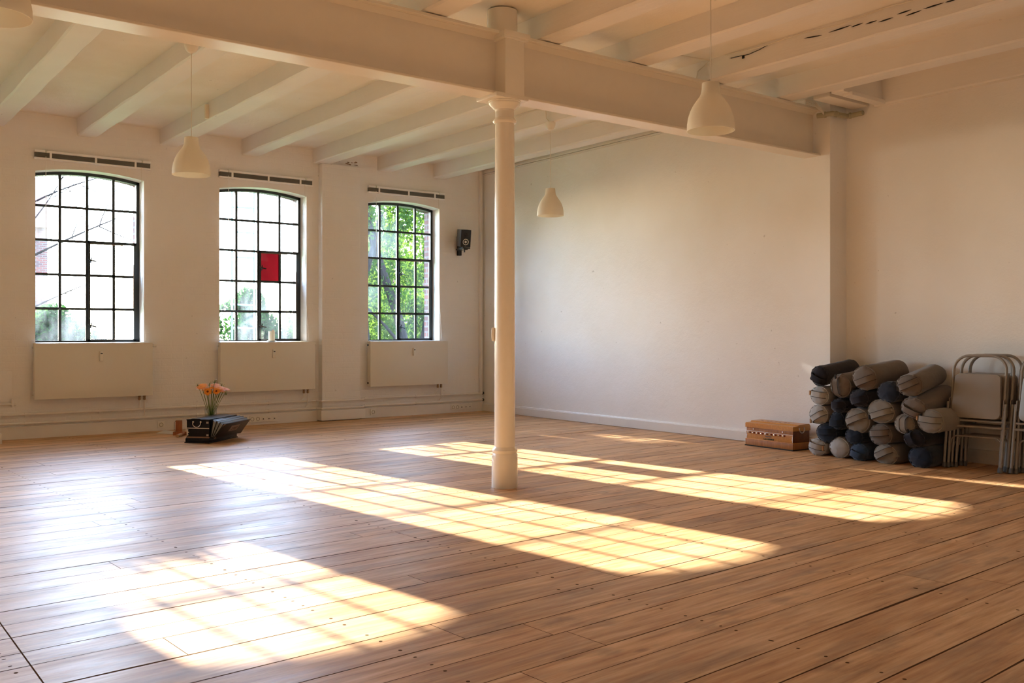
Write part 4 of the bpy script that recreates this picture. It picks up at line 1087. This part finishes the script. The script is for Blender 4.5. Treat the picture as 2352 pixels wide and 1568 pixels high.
# small things left of the harmonium
p = onZ(411, 999, 0)
t = thing('wooden_stand', 'small upright orange wooden board with a wire hook left of the black harmonium', 'wooden stand', (p.x, p.y, 0), radians(-25))
m = MB(); m.box((-.035, -.012, 0), (.035, .012, .165), bev=.004); m.build('upright_board', M_ORWOOD, t)
m = MB(); m.box((-.06, -.03, 0), (.17, .035, .04), bev=.004); m.build('foot_block', M_ORWOOD, t)
m = MB(); m.tube([(-.03, -.014, .16), (-.046, -.016, .145), (-.048, -.016, .07), (-.042, -.016, .06)], .0022, 6); m.build('wire_hook', M_BLKPL, t)
p0 = onZ(407, 1001, .018); p1 = onZ(430, 993, .018)
m = MB(); d = (p1-p0); m.tube([(0, 0, 0), d*.35], .018, 12); o = None
t = thing('wooden_roller', 'short round wooden stick with pale end lying left of the black harmonium', 'stick', (p0.x, p0.y, .019))
m.build('pale_end', M_LITWOOD, t); m = MB(); m.tube([d*.35, d*1.25], .0165, 12); m.build('shaft', M_ORWOOD, t)
q = [onZ(x, y, .003) for x, y in ((358, 995), (402, 996.5), (404, 990.5), (378, 987.5))]
m = MB(); m.prism([(v.x, v.y, 0) for v in q], (0, 0, .004)); o = m.build('paper_sheet', M_PAPER, sm=False)
tag(o, 'white paper sheet lying flat on the floor left of the black harmonium', 'paper')

# candle on the middle window's sill
p = onY(627, 780, YW-.02)
t = thing('pillar_candle', 'short white pillar candle on a saucer on the middle window sill', 'candle', (p.x, YW+.02, SILL+.004))
m = MB(); m.lathe([(.001, 0), (.045, 0), (.06, .008), (.056, .010), (.001, .006)], n=24); m.build('saucer', M_WPLAS, t)
m = MB(); n = 28; rings = []
for r, z in ((.038, .007), (.039, .09), (.038, .125)):
    rings.append([m.bm.verts.new((r*cos(2*pi*k/n), r*sin(2*pi*k/n), z+(.022*max(0, sin(2*pi*k/n*1.5+.6))**3+.006*sin(k*1.9) if z > .12 else 0))) for k in range(n)])
rings.append([m.bm.verts.new((.028*cos(2*pi*k/n), .028*sin(2*pi*k/n), .108)) for k in range(n)])
for i in range(3):
    for k in range(n): m._f([rings[i][k], rings[i][(k+1) % n], rings[i+1][(k+1) % n], rings[i+1][k]])
m._f(rings[-1]); m._f(rings[0]); m.build('wax_body', M_WAX, t)
m = MB(); m.tube([(0, 0, .105), (.001, 0, .125)], .0015, 5); m.build('wick', M_DARKG, t)

# ------------------------------------------------------------------ outside
m = MB(); m.box((-60, YO, -4.2), (90, 120, -4.0)); o = m.build('ground', M_GRASS, sm=False); struct(o)
def leaves(name, blobs, n, size, mat, parent, seed):
    rnd = random.Random(seed); V = []; Fc = []
    tot = sum(b[3]*b[4]*b[5] for b in blobs)
    for bx, by, bz, rx, ry, rz in blobs:
        cnt = int(n*rx*ry*rz/tot)
        for _ in range(cnt):
            while True:
                u = Vector((rnd.uniform(-1, 1), rnd.uniform(-1, 1), rnd.uniform(-1, 1)))
                if .25 < u.length < 1: break
            c = Vector((bx+u.x*rx, by+u.y*ry, bz+u.z*rz)); 
            if noise.noise(c*1.6) < -.12: continue
            a = Vector((rnd.gauss(0, 1), rnd.gauss(0, 1), rnd.gauss(0, .6))).normalized(); b_ = a.orthogonal().normalized()
            b_.rotate(Matrix.Rotation(rnd.uniform(0, 6.28), 3, a)); cc = a.cross(b_); s = size*rnd.uniform(.6, 1.3); i = len(V)
            V += [c-b_*s, c+cc*s*.55+a*s*.15, c+b_*s, c-cc*s*.55+a*s*.15]; Fc.append((i, i+1, i+2, i+3))
    me = bpy.data.meshes.new(name); me.from_pydata([tuple(v) for v in V], [], Fc); me.materials.append(mat)
    o = bpy.data.objects.new(name, me); COL.objects.link(o); o.parent = parent; return o
def tree(x, y, blobs, label, n=5000, size=.09, mat=None, trunk=None, branches=(), name='leafy_tree'):
    t = thing(name, label, 'tree', (x, y, -4), 0, None)
    m = MB()
    for pts, r0 in (trunk or [([(0, 0, 0), (.1, 0, 3), (0, .1, 6)], .16)]):
        m.tube(pts, r0, 9, rs=[r0*(1-.6*k/(len(pts)-1)) for k in range(len(pts))])
    m.build('trunk', M_BARK, t)
    if blobs: leaves('foliage', blobs, n, size, mat or M_LEAF, t, x*3+y)
    return t
# tree seen through the right window: leaning trunks in front of bright leaves
tree(11.6, 19.5, [(-.9, .6, 7.3, 1.3, 1.0, 1.2), (.9, .5, 7.6, 1.4, 1, 1.3), (-.3, .9, 5.8, 1.9, 1.2, 1.2), (1.0, .9, 5.2, 1.3, 1.0, .9), (-1.4, .5, 4.7, .9, .8, .7), (.2, .3, 9.0, 1.9, 1.2, 1.0)],
     'leafy green tree with dark forked trunks behind the right window', 26000, .060,
     trunk=[([(.5, 0, 0), (.35, 0, 3.8), (-.1, 0, 5.5), (-.7, .1, 7.2), (-1.1, .2, 9)], .16), ([(.35, 0, 3.8), (.75, 0, 5.6), (.75, .1, 7.2), (1.1, .2, 9)], .12), ([(-.3, 0, 0), (-.9, .1, 4.6), (-1.0, .1, 6.2), (-.5, .1, 8)], .13),
            ([(.2, 0, 4.6), (-.5, -.1, 5.3), (-1.2, -.1, 5.9)], .05), ([(.6, 0, 5.0), (1.2, 0, 5.8), (1.7, .1, 7.4)], .06)])
tree(15.0, 26, [(0, 0, 6.5, 3.2, 1.2, 3.0), (-2.2, 0, 4.8, 1.6, 1, 2.0)], 'pale green tree further back behind the right window', 12000, .085, trunk=[([(0, 0, 0), (.2, 0, 4), (0, 0, 7)], .2)])
tree(8.0, 19, [(-.55, 0, 4.85, .9, .8, 1.0), (.35, .1, 4.55, .75, .7, .85), (.9, .1, 5.0, .35, .5, .7), (-.4, 0, 5.6, .35, .5, .5)], 'dense green shrub behind the lower panes of the middle window', 20000, .055, mat=M_LEAF2, trunk=[([(0, 0, 0), (.1, 0, 2.5), (.3, 0, 5.0)], .10)], name='tall_shrub')
tree(4.05, 19.4, [(-.1, 0, 4.85, .6, .7, .85), (.7, .1, 4.5, .45, .5, .75)], 'green and yellow shrub behind the lower left panes of the left window', 12000, .052, mat=M_LEAF2, trunk=[([(0, 0, 0), (0, 0, 3.0), (.1, 0, 4.4)], .09)], name='tall_shrub')
# trees whose crowns break the sun before it reaches the windows
tree(-.45, 19.2, [(-.05, 0, 7.3, 1.25, .8, 1.75), (-.1, .1, 5.4, 1.25, .8, 1.5), (-.6, 0, 8.4, .6, .6, .9), (.5, .3, 6.6, .8, .6, 1.4), (-.5, 0, 8.35, .8, .6, .95), (.35, 0, 8.05, .55, .6, .95), (-1.05, 0, 8.7, .5, .5, 1.0), (1.45, .2, 7.2, .5, .5, .75), (-.6, 0, 8.75, .5, .4, .55), (-.85, 0, 8.5, .45, .5, .95), (.3, 0, 8.55, .5, .4, .45)], 'round dense tree outside beyond the left edge of the photo', 20000, .12, trunk=[([(0, 0, 0), (0, 0, 4), (0, 0, 7)], .13)])
tree(4.66, 30, [(0, 0, 12.2, .74, .7, 1.2), (.1, 0, 13.2, .6, .5, .5), (-.1, 0, 11.0, .6, .6, .8)], 'tall slim tree standing far outside, hidden by the wall left of the left window', 4200, .11, trunk=[([(0, 0, 0), (.05, 0, 6), (0, 0, 12)], .10)])
# bare branches reaching in front of the left window sky
m = MB(); rnd = random.Random(5)
def twig(a, b, r, lv):
    a = Vector(a); b = Vector(b); mid = (a+b)/2+Vector((rnd.uniform(-.12, .12), 0, rnd.uniform(-.1, .12)))
    m.tube(bez(a, mid, b, 6), r, 5, rs=[r*(1-.6*k/6) for k in range(7)])
    if lv:
        for _ in range(3):
            q = a.lerp(b, rnd.uniform(.3, .95)); d = (b-a).normalized(); d.rotate(Matrix.Rotation(rnd.uniform(-.9, .9), 3, 'Y')); twig(q, q+d*(b-a).length*rnd.uniform(.3, .55), r*.45, lv-1)
t = thing('bare_tree', 'thin bare branches reaching in front of the sky in the left window', 'tree', (2.6, 16, -4))
m.tube([(0, 0, 0), (.1, 0, 4), (.15, 0, 8)], .1, 8)
twig((.15, 0, 6.2), (1.6, .1, 7.0), .022, 2); twig((.15, 0, 7.0), (1.5, .1, 7.7), .018, 2); twig((.12, 0, 5.4), (1.1, .1, 5.9), .016, 2); twig((.15, 0, 6.6), (.85, .1, 7.7), .014, 1)
m.build('branches', M_BARK, t)
# climbing frame seen through the middle window
t = thing('lattice_mast', 'slim ladder shaped green metal frame outside the middle window', 'metal frame', (0, 0, 0))
ym = 17.0
for px in (533, 584):
    a = onY(px, 470, ym); m = MB(); m.tube([(a.x, ym, -4), (a.x, ym, 6.5)], .022, 6); m.build('upright', M_GREENM, t)
for py in (415, 475, 532, 590, 645, 699, 752):
    a = onY(533, py, ym); b = onY(584, py+2, ym); m = MB(); m.tube([a, b], .018, 6); m.build('rung', M_GREENM, t)
# houses
def house(x0, x1, y, h, label, roof=True):
    t = thing('brick_house', label, 'house', (x0, y, -4))
    W_ = x1-x0; m = MB(); m.box((0, 0, 0), (W_, 6, h)); m.build('wall', M_BRICK, t, sm=False)
    m = MB(); m.prism([(-.3, -.4, h), (-.3, 3, h+2.4), (-.3, 6.4, h)], (W_+.6, 0, 0)); m.build('roof', M_ROOF, t, sm=False)
    for k in range(int(W_/2.2)):
        for z in (2.2, 5.0):
            if z+1.4 < h:
                m = MB(); m.box((.7+k*2.2, -.06, z), (1.7+k*2.2, .05, z+1.3)); wf = m.build('window_frame', M_TRIM, t, sm=False)
                m = MB(); m.box((.78+k*2.2, -.07, z+.08), (1.62+k*2.2, -.05, z+1.22)); m.build('pane', M_BLKPL, wf, sm=False)
house(22.5, 31, 41, 8.0, 'red brick house with tiled roof far behind the right window')
house(1.0, 7.9, 40, 9.2, 'brick house far behind the left edge of the left window')

# ------------------------------------------------------------------ light
w = bpy.data.worlds.new('sky'); S.world = w; w.use_nodes = True
nt = w.node_tree; bg = nt.nodes['Background']; sky = nt.nodes.new('ShaderNodeTexSky')
sky.sky_type = 'NISHITA'; sky.sun_disc = False; sky.sun_elevation = radians(24); sky.air_density = 1.0; sky.dust_density = .4; sky.ozone_density = 3.0
sky.sun_rotation = atan2(-.115, 1.0)
mxr = nt.nodes.new('ShaderNodeMix'); mxr.data_type = 'RGBA'; mxr.inputs[0].default_value = .30
sc = nt.nodes.new('ShaderNodeVectorMath'); sc.operation = 'SCALE'; sc.inputs[3].default_value = 1.0
nt.links.new(sky.outputs[0], sc.inputs[0]); mxr.inputs[6].default_value = (.62, .79, 1.0, 1)
nt.links.new(sc.outputs[0], mxr.inputs[7]); nt.links.new(mxr.outputs[2], bg.inputs[0]); bg.inputs[1].default_value = 4.7
sd = Vector((-.118, 1.0, .3425)).normalized()
L = bpy.data.lights.new('sun', 'SUN'); L.energy = 17; L.color = (1.0, .94, .84); L.angle = radians(.45)
lo = bpy.data.objects.new('sun', L); COL.objects.link(lo); lo.rotation_euler = sd.to_track_quat('Z', 'Y').to_euler(); lo.location = (2, 14, 8)
for i, x in enumerate(WIN):
    a = bpy.data.lights.new('window_portal', 'AREA'); a.shape = 'RECTANGLE'; a.size = WW+.02; a.size_y = 1.98; a.energy = 1
    a.cycles.is_portal = True
    o = bpy.data.objects.new('window_portal', a); COL.objects.link(o); o.location = (x+WW/2, YO+.02, 1.98); o.rotation_euler = (-pi/2, 0, 0)

cam = bpy.data.cameras.new('camera'); co = bpy.data.objects.new('camera', cam); COL.objects.link(co)
co.location = (0, 0, ZC); co.rotation_euler = (pi/2, 0, -YAW)
cam.sensor_width = 36; cam.lens = F_PX/2352*36; cam.shift_y = -(784-HZ)/2352; cam.clip_start = .05; cam.clip_end = 400
S.camera = co
S.view_settings.view_transform = 'Standard'; S.view_settings.look = 'None'; S.view_settings.gamma = 1
S.view_settings.use_curve_mapping = False; S.view_settings.exposure = 1.33
S.cycles.max_bounces = 12; S.cycles.diffuse_bounces = 8; S.cycles.transparent_max_bounces = 16; S.cycles.sample_clamp_indirect = 8
